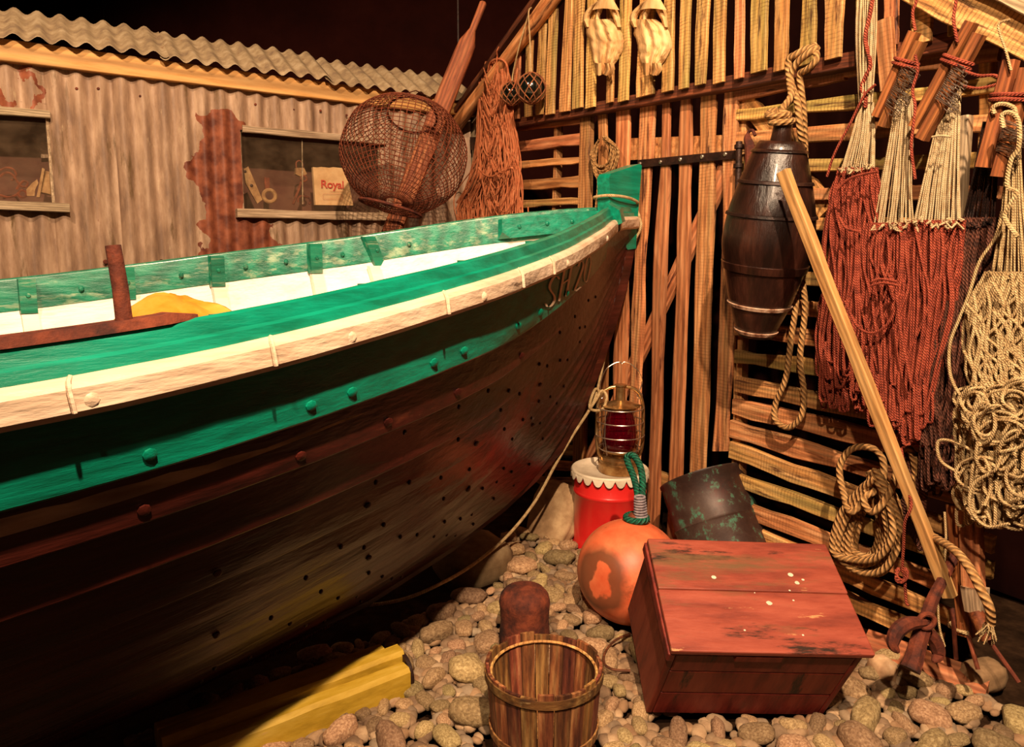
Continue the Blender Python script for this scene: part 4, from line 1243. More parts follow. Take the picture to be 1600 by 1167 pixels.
t = longline('longline_hank', 'red line hank with cream snoods and hooks held in the left slanting wooden clamp', [(150, 1400, 1428), (220, 1388, 1428), (290, 1374, 1430), (352, 1362, 1432)],
             [(348, 1358, 1432), (420, 1350, 1438), (480, 1356, 1432), (560, 1352, 1420), (660, 1362, 1416)], 70, 21, ties=(((1362, 440), (1376, 436), (1402, 440)), ((1362, 446), (1380, 442), (1404, 446)), ((1320, 470), (1340, 510), (1366, 520), (1392, 500), (1404, 460))), loop=.25, off=.09)
clampboards(t, (1432, 50), (1372, 184), .026, (.35, .85, 26), .15)
mb = MB(); mb.tube(bez([HP(x, y, .15) for x, y in ((1430, 48), (1426, 20), (1432, 0), (1430, -30))], 4), .004, 6); mb.tube(bez([HP(x, y, .19) for x, y in ((1430, 86), (1434, 110), (1426, 140), (1430, 165), (1428, 190), (1424, 230), (1430, 280))], 5), .004, 6); obj('hanging_cord', mb, REDL, t)
t = longline('longline_hank', 'red line hank with cream snoods held in the long middle slanting wooden clamp', [(108, 1482, 1502), (200, 1462, 1500), (280, 1442, 1498), (346, 1428, 1500)],
             [(344, 1424, 1504), (420, 1426, 1500), (500, 1424, 1490), (600, 1412, 1470), (690, 1410, 1452)], 74, 31, ties=(((1400, 450), (1408, 520), (1424, 600)),), loop=.18, off=.10, nsn=52)
clampboards(t, (1524, 36), (1432, 202), .030, (.35, .7, 22), .19)
mb = MB(); mb.tube(bez([HP(x, y, .22) for x, y in ((1456, 214), (1470, 212), (1486, 214))], 4), .003, 6); obj('tie', mb, CREAM, t)
mb = MB(); mb.tube(bez([HP(x, y, .2) for x, y in ((1496, 66), (1490, 30), (1494, 0), (1492, -30))], 4), .004, 6); mb.tube(bez([HP(x, y, .2) for x, y in ((1504, 110), (1530, 118), (1556, 118), (1560, 130), (1530, 138), (1504, 134))], 5), .004, 6); obj('hanging_cord', mb, REDL, t)
longline('longline_hank', 'dark brown line hank hanging in shade between the clamped bundles', [(190, 1536, 1556), (270, 1520, 1560), (350, 1502, 1556)],
         [(340, 1500, 1560), (420, 1488, 1556), (500, 1480, 1548), (600, 1462, 1524), (700, 1448, 1506), (765, 1444, 1490)], 60, 41, csn=BLACKL, cred=BROWNL, loop=.30, off=.06, rr_=.0046)
t = longline('longline_hank', 'brown line loops hanging low beside the pale coil of line', None, [(470, 1470, 1520), (540, 1466, 1520), (620, 1456, 1512), (700, 1450, 1500), (760, 1446, 1488)], 40, 47, cred=BROWNL, loop=.3, off=.1)
t = longline('pale_line_hank', 'big tangled hank of pale tan line hanging at the right end of the hut', [(230, 1572, 1594), (330, 1566, 1600), (430, 1548, 1612)],
             [(425, 1545, 1616), (500, 1515, 1622), (580, 1510, 1622), (640, 1530, 1612), (700, 1500, 1622), (780, 1496, 1622), (815, 1510, 1612)], 80, 51, csn=ROPET, cred=ROPET, loop=.22, off=.12, rr_=.0042, flat=.07)
clampboards(t, (1590, 92), (1546, 262), .034, (.55, .85, 22), .21)
mb = MB(); rnd = random.Random(9)
for i in range(85):
    cx, cy = rnd.uniform(1524, 1604), rnd.uniform(620, 790); a = rnd.uniform(15, 42); b = rnd.uniform(20, 45); o_ = rnd.uniform(.18, .3); ph = rnd.random() * 6
    mb.tube(bez([HP(cx + a * math.cos(k * .9 + ph) * (1 + .2 * nz(i, k)), cy + b * math.sin(k * .9 + ph) * (1 + .2 * nz(i + 5, k)), o_ + .03 * nz(i, k * .7)) for k in range(rnd.randint(5, 8))], 6), .0040, 6, cap=False)
for i in range(26):
    cx, cy = rnd.uniform(1520, 1600), rnd.uniform(440, 620)
    mb.tube(bez([HP(cx + rnd.uniform(-22, 22), cy + k * 32, .24 + .05 * nz(i, k)) for k in range(5)], 6), .0040, 6, cap=False)
k_ = obj('loose_loops', mb, ROPET, t); k_['kind'] = 'stuff'
mb = MB()
mb.tube(bez([HP(x, y, .22) for x, y in ((1566, 330), (1556, 370), (1530, 410), (1514, 460), (1498, 500), (1484, 540), (1486, 590), (1510, 630), (1530, 640))], 6), .0042, 6)
mb.tube(bez([HP(x, y, .24) for x, y in ((1500, 740), (1470, 720), (1466, 690), (1490, 690), (1530, 710))], 6), .0042, 6)
mb.tube(bez([HP(x, y, .27) for x, y in ((1568, 200), (1566, 180), (1580, 176), (1592, 190), (1592, 230), (1580, 250), (1574, 290), (1588, 300), (1578, 320), (1570, 340), (1590, 370))], 6), .0055, 6)
mb.tube(bez([HP(x, y, .22) for x, y in ((1554, 178), (1552, 168), (1566, 162), (1584, 168), (1588, 180))], 6), .0055, 6)
mb.tube(bez([HP(x, y, .22) for x, y in ((1580, 110), (1572, 80), (1560, 40), (1578, 30))], 6), .003, 6)
obj('tie', mb, ROPET, t)
# --- leaning stick
a, b = HP(1219, 268, .37), HP(1480, 935, .22)
board('leaning_pole', a, b, .038, .032, .026, (N2 + Vector((-.3, -.2, 0))).normalized(), STICK, None, .002, 16)
tag(bpy.data.objects['leaning_pole'], 'long pale squared wooden pole leaning diagonally in front of the barrel', 'pole')
# ================================================================ things on the ground
# --- red pail with white lid
pc = Vector((.432, 3.10, 0))
t = thing('paint_pail', 'bright red metal pail with a white crimped lid standing below the boat stem', 'pail', pc)
PAIL = mat('red enamel paint', ['c01c1c', 'cc2422', 'd42c28'], (1, 1, 1), 3, .3, .08, spec=.5, coat=.4, stains=[('e8a890', 9, .80, .01)])
LIDM = mat('chipped white lid', ['b8a890', 'd8c8b0', 'e4d6c0'], (1, 1, 1), 5, .45, .2, stains=[('9c7c58', 4, .62, .08), ('4a3424', 9, .74, .03)])
Mp = Matrix.Translation(pc)
mb = MB(); mb.lathe([(0, .0), (.155, .0), (.160, .004), (.160, .012), (.156, .016), (.156, .235), (.160, .24), (.162, .247), (.160, .254), (.157, .258), (.159, .335)], 48, Mp); obj('pail_body', mb, PAIL, t, angle=50)
mb = MB(); mb.lathe([(0, .336), (.142, .336), (.15, .345), (.166, .347), (.171, .341), (.170, .333), (.166, .330)], 48, Mp); lid = obj('lid', mb, LIDM, t, angle=50)
for i in range(22):
    a0 = 2 * PI * i / 22; rows = []
    for j in range(7):
        a = a0 + (j / 6 - .5) * 2 * PI / 22 * .92; dz = .026 * (1 - abs(j / 3 - 1) ** 2.4)
        d = Vector((math.cos(a), math.sin(a), 0)); rows.append([pc + d * .170 + UP * .338, pc + d * .1725 + UP * (.335 - dz * .5), pc + d * .172 + UP * (.333 - dz)])
    mb = MB(); mb.grid(rows); m2 = MB(); m2.slab(rows, Vector((0, 0, .0)) + Vector((math.cos(a0), math.sin(a0), 0)) * -.003); obj('crimp_tab', m2, LIDM, lid)
mb = MB(); mb.tube([pc + Vector((.16 * math.cos(a), .16 * math.sin(a), 0)) + Vector((.02 * math.sin((a + .9) * 3), 0, .26 - .15 * math.sin((a + .9) / 1.4 * PI))) for a in [-.9 + 1.4 * i / 14 for i in range(15)]], .0028, 6); obj('wire_handle', mb, IRON, t)
# --- lantern
lc = Vector((.470, 3.08, .338))
t = thing('storm_lantern', 'brass storm lantern with red glass globe standing on the red pail', 'lantern', lc)
Ml = Matrix.Translation(lc)
mb = MB(); mb.lathe([(0, .0), (.088, .0), (.090, .004), (.090, .03), (.094, .034), (.094, .042), (.088, .046), (.088, .058), (.07, .066), (.045, .070), (.045, .085), (.07, .09), (.072, .096), (0, .096)], 40, Ml); obj('fuel_tank', mb, BRASS, t, angle=45)
RG = bpy.data.materials.new('red lantern glass'); RG.use_nodes = True; b = RG.node_tree.nodes['Principled BSDF']
b.inputs['Base Color'].default_value = (.36, .002, .03, 1); b.inputs['Transmission Weight'].default_value = .9; b.inputs['Roughness'].default_value = .03; b.inputs['IOR'].default_value = 1.45
mb = MB(); gp = [(.055, .098), (.068, .115), (.072, .145), (.071, .18), (.064, .225), (.055, .262), (.052, .275), (.049, .275), (.052, .262), (.061, .225), (.068, .18), (.069, .145), (.065, .117), (.052, .101), (.055, .098)]
mb.lathe(gp, 40, Ml, close=False); obj('glass_globe', mb, RG, t)
mb = MB(); mb.lathe([(0, .096), (.018, .096), (.018, .12), (.012, .128), (.006, .15), (0, .15)], 16, Ml); obj('burner', mb, BRASS, t)
mb = MB(); mb.lathe([(.056, .275), (.068, .278), (.070, .285), (.085, .29), (.086, .294), (.05, .305), (.022, .315), (.020, .375), (.026, .378), (.026, .384), (0, .384)], 32, Ml); obj('chimney_cap', mb, BRASS, t, angle=40)
mb = MB(); P = [(.074, .055), (.092, .085), (.100, .14), (.100, .25), (.096, .30), (.080, .345), (.05, .368), (.02, .375)]
for s_ in (-1, 1):
    mb = MB(); mb.tube(bez([lc + Vector((s_ * x, 0, z)) for x, z in P], 6), .0075, 10); obj('side_tube', mb, BRASS, t)
for z, r in ((.285, .101), (.225, .101), (.165, .105), (.105, .09)):
    mb = MB(); mb.tube([lc + Vector((r * math.cos(a), r * math.sin(a), z)) for a in [2 * PI * i / 36 for i in range(36)]], .0024, 6, True); obj('guard_ring', mb, STEEL, t)
for a in (.8, 2.35, 3.9, 5.5):
    mb = MB(); mb.tube([lc + Vector((r * math.cos(a), r * math.sin(a), z)) for r, z in ((.085, .085), (.104, .165), (.101, .225), (.10, .285))], .0022, 6); obj('guard_wire', mb, STEEL, t)
mb = MB(); pts = [(-.085, .335), (-.088, .39), (-.07, .45), (-.035, .478), (-.01, .485), (0, .478), (.012, .485), (.04, .475), (.075, .44), (.092, .39), (.072, .335)]
mb.tube(bez([lc + Vector((x, .0 - .02 * (z > .4), z)) for x, z in pts], 5), .0024, 6)
for s_ in (-1, 1): mb.tube(ring3(lc + Vector((s_ * .083, 0, .335)), Vector((.010, 0, 0)), Vector((0, 0, .012)), 12), .003, 6, True)
obj('bail_handle', mb, STEEL, t)
# --- mooring line: round the stem, past the lantern and down over the stones
mb = MB()
loopp = [BP(-.09, .0, 1.50), BP(-.06, .05, 1.505), BP(.03, .065, 1.52), BP(.115, .05, 1.525), BP(.125, 0, 1.525), BP(.11, -.05, 1.52), BP(.02, -.055, 1.505), BP(-.07, -.045, 1.50)]
mb.tube(bez(loopp + [loopp[0]], 6), .0065, 8)
LN = [BP(-.088, .01, 1.50), BP(-.095, .035, 1.44), BP(-.09, .04, 1.38), PY(968, 420, 3.27), PY(957, 500, 3.24), PY(944, 560, 3.16), PY(932, 615, 3.07), PY(921, 640, 3.03), PY(895, 680, 2.98), PY(870, 722, 2.93), PY(835, 785, 2.88), PY(790, 840, 2.76), PY(735, 885, 2.62), gnd(680, 916, .12), gnd(630, 936, .08), gnd(580, 945, .06), gnd(540, 946, .05)]
mb.tube(bez(LN, 7), .0062, 8)
mb.tube(bez([LN[6] + Vector((.003, 0, .0)), LN[6] + Vector((.03, .01, .01)), PY(948, 622, 3.06), PY(940, 640, 3.05), LN[7] + Vector((0, -.008, .01)), LN[6] + Vector((-.008, -.01, .02)), LN[6] + Vector((.01, -.01, .0)), LN[7]], 6), .0062, 8)
tag(obj('mooring_line', mb, ROPET), 'thin tan mooring line looped round the green stem head and running down to the stones', 'mooring line')
# --- second dark line on the ground by the keel
mb = MB(); mb.tube(bez([gnd(x, y, .05) for x, y in ((640, 895), (560, 950), (500, 985), (440, 1015), (380, 1040), (300, 1056), (180, 1090))], 7), .007, 8)
tag(obj('dark_rope', mb, BROWNL), 'dark rope lying on the ground in the shadow under the boat keel', 'rope')
# --- orange buoy with green becket
bc = Vector((.410, 2.40, .19)); BRD = .183
t = thing('round_buoy', 'round faded orange buoy with a green rope becket between pail and chest', 'buoy', bc - UP * BRD)
BUOY = mat('faded orange plastic', ['c8502e', 'da7048', 'de8c60'], (1, 1, 1), 3.4, .45, .12, stains=[('5a3a24', 4.2, .60, .05), ('8a5234', 8, .66, .05)])
mb = MB(); axb = Vector((.12, .1, 1)).normalized(); MBy = Matrix.Translation(bc) @ axb.to_track_quat('Z', 'Y').to_matrix().to_4x4()
mb.lathe([(BRD * math.sin(PI * i / 32), -BRD * .97 * math.cos(PI * i / 32)) for i in range(33)], 48, MBy)
# blunt flat patch where the buoy was pressed
for v in mb.v:
    d = (v - bc).normalized(); pd = Vector((-.75, -.62, .12)).normalized(); c_ = d.dot(pd)
    if c_ > .90: v -= pd * (c_ - .90) * .10 * (1 if c_ < .97 else 1)
obj('ball', mb, BUOY, t, Matrix.Translation(bc), angle=180)
nt = BUOY.node_tree; N_ = nt.nodes; L2 = nt.links; bs = N_['Principled BSDF']; src0 = bs.inputs['Base Color'].links[0].from_socket
tcn = N_.new('ShaderNodeTexCoord'); nrm_ = N_.new('ShaderNodeVectorMath'); nrm_.operation = 'NORMALIZE'; L2.new(tcn.outputs['Object'], nrm_.inputs[0])
dt = N_.new('ShaderNodeVectorMath'); dt.operation = 'DOT_PRODUCT'; pdn = Vector((-.70, -.66, .10)).normalized(); dt.inputs[1].default_value = pdn; L2.new(nrm_.outputs[0], dt.inputs[0])
nn_ = N_.new('ShaderNodeTexNoise'); nn_.inputs['Scale'].default_value = 9; nn_.inputs['Detail'].default_value = 8; L2.new(tcn.outputs['Object'], nn_.inputs[0])
ad = N_.new('ShaderNodeMath'); ad.operation = 'MULTIPLY_ADD'; ad.inputs[1].default_value = .30; L2.new(nn_.outputs['Fac'], ad.inputs[0]); L2.new(dt.outputs['Value'], ad.inputs[2])
rp = N_.new('ShaderNodeValToRGB'); L2.new(ad.outputs[0], rp.inputs[0]); rp.color_ramp.elements[0].position = .78; rp.color_ramp.elements[0].color = (0, 0, 0, 1); rp.color_ramp.elements[1].position = .90; rp.color_ramp.elements[1].color = (.85, .85, .85, 1)
e_ = rp.color_ramp.elements.new(.985); e_.color = (.8, .8, .8, 1)
sb_ = N_.new('ShaderNodeMath'); sb_.operation = 'SUBTRACT'; sb_.inputs[1].default_value = .11; L2.new(ad.outputs[0], sb_.inputs[0]); L2.new(sb_.outputs[0], rp.inputs[0])
e2_ = rp.color_ramp.elements[2]; e3_ = rp.color_ramp.elements.new(1.0); e3_.color = (.0, .0, .0, 1)
mxb = N_.new('ShaderNodeMix'); mxb.data_type = 'RGBA'; L2.new(rp.outputs[0], mxb.inputs[0]); L2.new(src0, mxb.inputs[6]); mxb.inputs[7].default_value = lin('5c3c28'); L2.new(mxb.outputs[2], bs.inputs['Base Color'])
TOPW = bc + axb * BRD * .96
mb = MB(); mb.lathe([(.0, .0), (.034, .0), (.032, .02), (.024, .03), (0, .032)], 16, Matrix.Translation(TOPW - axb * .005) @ axb.to_track_quat('Z', 'Y').to_matrix().to_4x4()); obj('neck_plug', mb, RUSTL, t)
mb = MB(); Pb = [(1000, 800, 2.40), (996, 770, 2.46), (990, 745, 2.52), (982, 725, 2.56), (980, 714, 2.58), (990, 712, 2.56), (1000, 728, 2.52), (1004, 750, 2.48), (1003, 775, 2.44), (1000, 800, 2.40)]
mb.tube(bez([PY(*p) for p in Pb], 7), .0125, 10); mb.tube(ring3(TOPW + axb * .012, Vector((.036, 0, 0)), Vector((0, .036, .0)), 20), .0115, 10, True); obj('becket', mb, GREENR, t)
WHIP = mat('grey whipping twine', ['6a6068', '8a8086', 'a09498'], (1, 1, 1), 60, .8, .4)
mb = MB()
for i in range(8): mb.tube(ring3(PY(1001 - .2 * i, 806 - 4.2 * i, 2.405), Vector((.021 - .0006 * i, 0, .001)), Vector((0, .017, 0)), 14), .0042, 6, True)
obj('whipping', mb, WHIP, t)
# --- dark drum tilted behind the chest
dc = PY(1128, 838, 2.78); dtop = PY(1097, 748, 2.90); axd = (dtop - dc).normalized()
t = thing('steel_drum', 'dark scorched steel drum with green corrosion tilted behind the chest', 'drum', dc)
DR = mat('scorched dark steel', ['1e120e', '3a2620', '54423a'], (1, 1, 1), 4, .5, .2, spec=.5, metal=.2, stains=[('4c8a70', 16, .60, .06), ('4a1c14', 2.5, .62, .05)])
Md = Matrix.Translation(dc - axd * .16) @ axd.to_track_quat('Z', 'Y').to_matrix().to_4x4(); RD = .172
mb = MB(); mb.lathe([(0, 0), (RD - .006, 0), (RD, .004), (RD, .21), (RD + .004, .218), (RD, .226), (RD, .395), (RD + .005, .40), (RD + .005, .408), (RD - .004, .408), (RD - .006, .40), (RD - .006, .02), (0, .02)], 48, Md); obj('drum_shell', mb, DR, t, Md, angle=50)
# --- chest
Cw = {(0, 0, 0): (0.362, 1.829, 0.033), (0, 0, 1): (0.392, 1.665, 0.324), (0, 1, 0): (0.352, 2.125, 0.201), (1, 0, 0): (0.883, 1.866, 0.0)}
Rr3 = Matrix(((.996, -.031, .089), (.071, .869, -.49), (-.063, .494, .867))); Mc = Rr3.to_4x4(); Mc.translation = Vector((.647, 1.831, .392))
CW, CD, CH = .523, .340, .336
t = thing('wooden_chest', 'worn red wooden chest with a plank lid tipped forward on the stones', 'chest', Mc @ Vector((0, 0, -CH)))
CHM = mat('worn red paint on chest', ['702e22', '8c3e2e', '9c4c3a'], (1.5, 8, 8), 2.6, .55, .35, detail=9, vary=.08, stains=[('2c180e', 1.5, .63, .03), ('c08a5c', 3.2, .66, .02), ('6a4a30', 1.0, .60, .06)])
CHD = mat('dull red chest side paint and front shade', ['54180f', '7a2a1c', '8a3a28'], (8, 8, 1.5), 2.6, .6, .35, detail=9, vary=.1, stains=[('241008', 1.2, .62, .03), ('b88a60', 3.5, .74, .02)])  # front panels use it too, their shade painted in as a darker red


def cbox(name, x0, x1, y0, y1, z0, z1, m, parent, bev=.004):
    mb = MB(); mb.box(((x0 + x1) / 2, (y0 + y1) / 2, (z0 + z1) / 2), (x1 - x0, y1 - y0, z1 - z0), Mc)
    o_ = obj(name, mb, m, parent, Mc, smooth=False); bv = o_.modifiers.new('b', 'BEVEL'); bv.width = bev; bv.segments = 2; return o_


hw, hd = CW / 2, CD / 2
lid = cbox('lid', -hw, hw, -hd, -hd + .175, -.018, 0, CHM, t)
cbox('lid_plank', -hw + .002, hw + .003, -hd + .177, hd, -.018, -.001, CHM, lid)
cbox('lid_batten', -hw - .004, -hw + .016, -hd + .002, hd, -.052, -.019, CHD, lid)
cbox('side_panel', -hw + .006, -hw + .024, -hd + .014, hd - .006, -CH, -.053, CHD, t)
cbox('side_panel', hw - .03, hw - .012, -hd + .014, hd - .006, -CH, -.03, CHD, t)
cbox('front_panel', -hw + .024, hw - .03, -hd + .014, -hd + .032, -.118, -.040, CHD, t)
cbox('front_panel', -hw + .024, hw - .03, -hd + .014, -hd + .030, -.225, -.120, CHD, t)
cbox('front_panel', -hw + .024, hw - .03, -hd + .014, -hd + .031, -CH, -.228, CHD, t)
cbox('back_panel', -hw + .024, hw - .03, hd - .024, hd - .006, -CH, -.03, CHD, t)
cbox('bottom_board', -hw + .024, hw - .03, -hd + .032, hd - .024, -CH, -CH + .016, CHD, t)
mb = MB(); mb.box((-.03, -hd + .008, -.036), (.12, .012, .02), Mc); obj('lid_catch', mb, CHD, t, Mc, smooth=False)
GUANO = mat('white paint drips', ['c8b8a0', 'dccab4'], (1, 1, 1), 30, .7, 0)
mb = MB()
for x, y, r in ((.03, -.03, .008), (.13, .035, .007), (.12, .06, .008), (.15, .045, .004), (-.10, .045, .007), (.10, .01, .003), (-.06, -.11, .003), (.10, -.02, .003), (.09, -.12, .003), (.0, .0, .002)):
    n = 9; mb = MB(); mb.add([Mc @ Vector((x + r * math.cos(2 * PI * k / n) * (1 + .3 * nz(k, x * 50)), y + r * .8 * math.sin(2 * PI * k / n), .0006)) for k in range(n)], [tuple(range(n))]); obj('paint_spot', mb, GUANO, lid, Mc, smooth=False)
# --- mooring bollard
c = gnd(820, 1002); mb = MB(); mb.lathe([(.088, -.02), (.084, .03), (.080, .08), (.082, .12), (.085, .14), (.080, .165), (.066, .182), (.04, .192), (0, .195)], 36, Matrix.Translation(c))
for v in mb.v: v += Vector((nz(v.x * 20, v.y * 20, v.z * 20), nz(v.y * 20, v.z * 20, 4), 0)) * .003
tag(obj('rusty_bollard', mb, RUST), 'short rusty iron bollard with a domed top standing on the pebbles', 'bollard')
# --- half tub
tc_ = Vector((.082, 1.745, 0)); RT = .150
t = thing('wooden_tub', 'small open wooden tub of brown staves in front of the rusty bollard', 'tub', tc_)
STV = wood('dark tub stave wood', ['4a2412', '7c4826', 'a87848'], .45, [('c09a6c', 2.0, .66, .04)], grain=1.4)
NSV = 22
for i in range(NSV):
    a0 = 2 * PI * i / NSV; a1 = 2 * PI * (i + 1) / NSV - .02; top = .245 + random.uniform(-.006, .006); rows = []
    for a in (a0, (a0 + a1) / 2, a1):
        d = Vector((math.cos(a), math.sin(a), 0))
        rows.append([tc_ + d * r + UP * z for r, z in ((RT - .030, .01), (RT - .020, .12), (RT - .008, top), (RT, top), (RT - .010, .12), (RT - .02, .01))])
    mb = MB(); mb.grid(rows, closed=True); mb.f += [[5, 4, 3, 2, 1, 0], [12, 13, 14, 15, 16, 17]]; mb.u += [None, None]
    p = tc_ + Vector((math.cos(a0), math.sin(a0), 0)) * RT; dd = Vector((-math.sin(a0), math.cos(a0), 0)); rad = Vector((math.cos(a0), math.sin(a0), 0))
    M = Matrix(((0, dd.x, rad.x, p.x), (0, dd.y, rad.y, p.y), (1, 0, 0, 0), (0, 0, 0, 1))); obj('stave', mb, STV, t, M, smooth=False)
for z, r in ((.215, RT - .001), (.07, RT - .012)):
    mb = MB(); mb.lathe([(r, z), (r + .004, z), (r + .005, z + .022), (r + .001, z + .022)], 40, Matrix.Translation(tc_), close=False); obj('hoop', mb, STV, t)
mb = MB(); mb.tube([tc_ + Vector(((RT - .014) * math.cos(a), (RT - .014) * math.sin(a), .226)) for a in [2 * PI * i / 36 for i in range(36)]], .004, 6, True); obj('inner_hoop', mb, SLATG, t)
mb = MB(); mb.lathe([(0, .03), (RT - .03, .03), (RT - .03, .045), (0, .045)], 32, Matrix.Translation(tc_)); obj('tub_bottom', mb, STV, t)
# --- yellow timber block with iron ring end
A, B = gnd(440, 1090, .10), gnd(620, 1024, .10)
YW = mat('flaking yellow paint on timber', ['8c6e14', 'b08e28', 'c0a040'], (1.5, 5, 5), 2.6, .6, .3, detail=9, stains=[('5a3a1c', 1.8, .64, .03), ('c09868', 2.6, .68, .04)])
t = thing('yellow_timber', 'yellow painted timber block with an iron disc set in its end', 'timber', A.lerp(B, .5) * 1 - UP * .1)
X = (B - A).normalized(); Yv = UP.cross(X)
for k, (y0, y1, z1, ext) in enumerate(((-.085, -.03, .0, 0), (-.028, .03, .022, .012), (.032, .08, .012, -.02))):
    mb = MB(); L_ = (B - A).length + ext; rows = []
    for j in range(10):
        x = -.3 + (L_ + .3) * j / 9
        rows.append([Vector((x, y, z)) for y, z in ((y0, -.10), (y0, z1 - .012 + .004 * nz(x * 9, k)), (y0 + .01, z1 + .003 * nz(x * 8, k + 3)), (y1 - .01, z1 + .004 * nz(x * 7, k + 5)), (y1, z1 - .012), (y1, -.10))])
    MT = Matrix(((X.x, Yv.x, 0, A.x), (X.y, Yv.y, 0, A.y), (X.z, Yv.z, 1, A.z), (0, 0, 0, 1)))
    rows = [[MT @ v for v in r] for r in rows]; mb.grid(rows, closed=True); mb.f += [[0, 1, 2, 3, 4, 5], [59, 58, 57, 56, 55, 54]]; mb.u += [None, None]; obj('plank', mb, YW, t, MT, smooth=False)
mb = MB(); cc = B + X * .004 - UP * .045 - Yv * .02
mb.lathe([(.028, 0), (.058, 0), (.058, .012), (.028, .012), (.028, 0)], 28, Matrix.Translation(cc) @ X.to_track_quat('Z', 'Y').to_matrix().to_4x4(), close=False); obj('iron_ring', mb, IRON, t)
# --- thick rope coil hung low
t = thing('rope_coil', 'coil of thick tan rope hanging low on the slats behind the chest', 'rope coil', HP(1360, 890, .12))
mb = MB(); rnd = random.Random(12)
for i in range(10):
    w = 24 + i * 3.4 + rnd.uniform(-4, 4); top = (1366 + rnd.uniform(-10, 12), 742 + rnd.uniform(-8, 10)); x0 = 1362 + rnd.uniform(-12, 12) - i; yb = 884 + rnd.uniform(-16, 12)
    P = [top, (x0 + w * .75, 790 + rnd.uniform(-12, 12)), (x0 + w * .85, 840 + rnd.uniform(-10, 10)), (x0 + w * .4, yb - 4), (x0 - w * .3, yb), (x0 - w * .95, 858 + rnd.uniform(-8, 8)), (x0 - w * .75, 815 + rnd.uniform(-10, 10)), (x0 - w * .2, 770), top]
    mb.tube(bez([HP(x, y, .07 + .012 * i + .02 * rnd.random()) for x, y in P], 7), .0105, 10)
obj('turns', mb, ROPE, t)
mb = MB(); mb.tube(bez([HP(x, y, o_) for x, y, o_ in ((1360, 770, .16), (1330, 800, .2), (1318, 770, .16), (1312, 730, .14), (1330, 702, .13), (1362, 700, .13), (1380, 720, .13), (1376, 760, .15), (1350, 778, .19), (1362, 800, .2), (1384, 780, .19), (1400, 744, .16), (1404, 710, .14), (1420, 700, .13), (1430, 730, .12), (1428, 770, .12))], 7), .0105, 10); obj('hitch', mb, ROPE, t)
mb = MB(); mb.tube(bez([HP(x, y, o_) for x, y, o_ in ((1420, 790, .1), (1440, 826, .16), (1464, 842, .22), (1492, 860, .27), (1514, 886, .3), (1532, 920, .32), (1546, 950, .32), (1548, 974, .30))], 8), .0115, 10); tail = obj('tail_end', mb, ROPE, t)
mb = MB()
for i in range(26):
    a = HP(1548 + rnd.uniform(-4, 4), 968, .30 + rnd.uniform(-.01, .01)); b_ = HP(1540 + rnd.uniform(-16, 18), 1000 + rnd.uniform(-14, 10), .3 + rnd.uniform(-.03, .03)); mb.tube([a, a.lerp(b_, .5) + Vector((rnd.uniform(-1, 1), 0, rnd.uniform(-1, 1))) * .008, b_], .0016, 4)
fr_ = obj('frayed_end', mb, ROPET, t); fr_['kind'] = 'stuff'
mb = MB()
for i in range(9): mb.tube(bez([HP(1412 + i * 5, 700 + i * 2, .08), HP(1424 + i * 3, 745, .12), HP(1410 + i * 4, 800 + i * 4, .10), HP(1440 + i * 3, 860, .08)], 6), .008, 8)
tag(obj('rope_hank', mb, BROWNL), 'dark brown rope hank hanging between the coil and pale line tangle', 'rope')
# red cord with knot
mb = MB(); mb.tube(bez([HP(x, y, o_) for x, y, o_ in ((1408, 700, .2), (1418, 760, .24), (1424, 790, .26), (1414, 815, .26), (1412, 850, .24), (1410, 890, .22), (1413, 900, .21), (1416, 940, .20), (1420, 946, .2))], 6), .0042, 6)
for k in range(3): mb.tube(ring3(HP(1409, 897 + k, .22), Vector((.016, 0, .006 * k)), Vector((0, .01, .014)), 10), .0042, 6, True)
tag(obj('red_cord', mb, REDL), 'thin red knotted cord dangling beside the foot of the pole', 'cord')
# --- rusty anchor and timber at lower right
t = thing('rusty_anchor', 'rusty iron anchor with curved arms leaning on the slats at lower right', 'anchor', gnd(1430, 1060))
Pq = lambda x, y, Y: PY(x, y, Y)
mb = MB(); mb.tube(bez([Pq(1492, 868, 1.93), Pq(1476, 900, 1.90), Pq(1458, 935, 1.86), Pq(1446, 968, 1.82)], 6), lambda u: .012 + .006 * u, 8); obj('shank', mb, RUST, t)
mb = MB(); mb.tube(bez([Pq(1446, 968, 1.82), Pq(1436, 1000, 1.80), Pq(1428, 1030, 1.78), Pq(1422, 1046, 1.77)], 6), lambda u: .020 + .006 * u, 8); obj('crown', mb, RUST, t)
for P in (((1444, 972, 1.80), (1420, 974, 1.78), (1402, 986, 1.77), (1395, 1006, 1.76), (1404, 1020, 1.75)), ((1446, 984, 1.83), (1460, 1000, 1.84), (1466, 1022, 1.84), (1458, 1034, 1.82))):
    mb = MB(); mb.tube(bez([Pq(*p) for p in P], 6), lambda u: .004 + .015 * math.sin(PI * min(1, .15 + u * .85)) ** .7, 8); obj('arm', mb, RUST, t)
mb = MB(); mb.tube(ring3(Pq(1448, 970, 1.79), Vector((.020, 0, 0)), Vector((0, 0, .020)), 16), .007, 8, True); obj('eye', mb, RUST, t)
c = gnd(1414, 1052, .03); mb = MB(); mb.lathe([(.018, 0), (.028, 0), (.028, .02), (.018, .02), (.018, 0)], 20, Matrix.Translation(c) @ Vector((-.1, -.8, .6)).to_track_quat('Z', 'Y').to_matrix().to_4x4(), close=False)
tag(obj('iron_ring', mb, GREYW), 'small grey ring lying at the foot of the rusty anchor', 'ring')
board('ground_plank', gnd(1350, 998, .05), gnd(1545, 1068, .05), .09, .09, .035, (N2 * .5 + UP), SLATR, None, .003, 8)
tag(bpy.data.objects['ground_plank'], 'rough reddish plank lying along the foot of the slatted wall', 'plank')
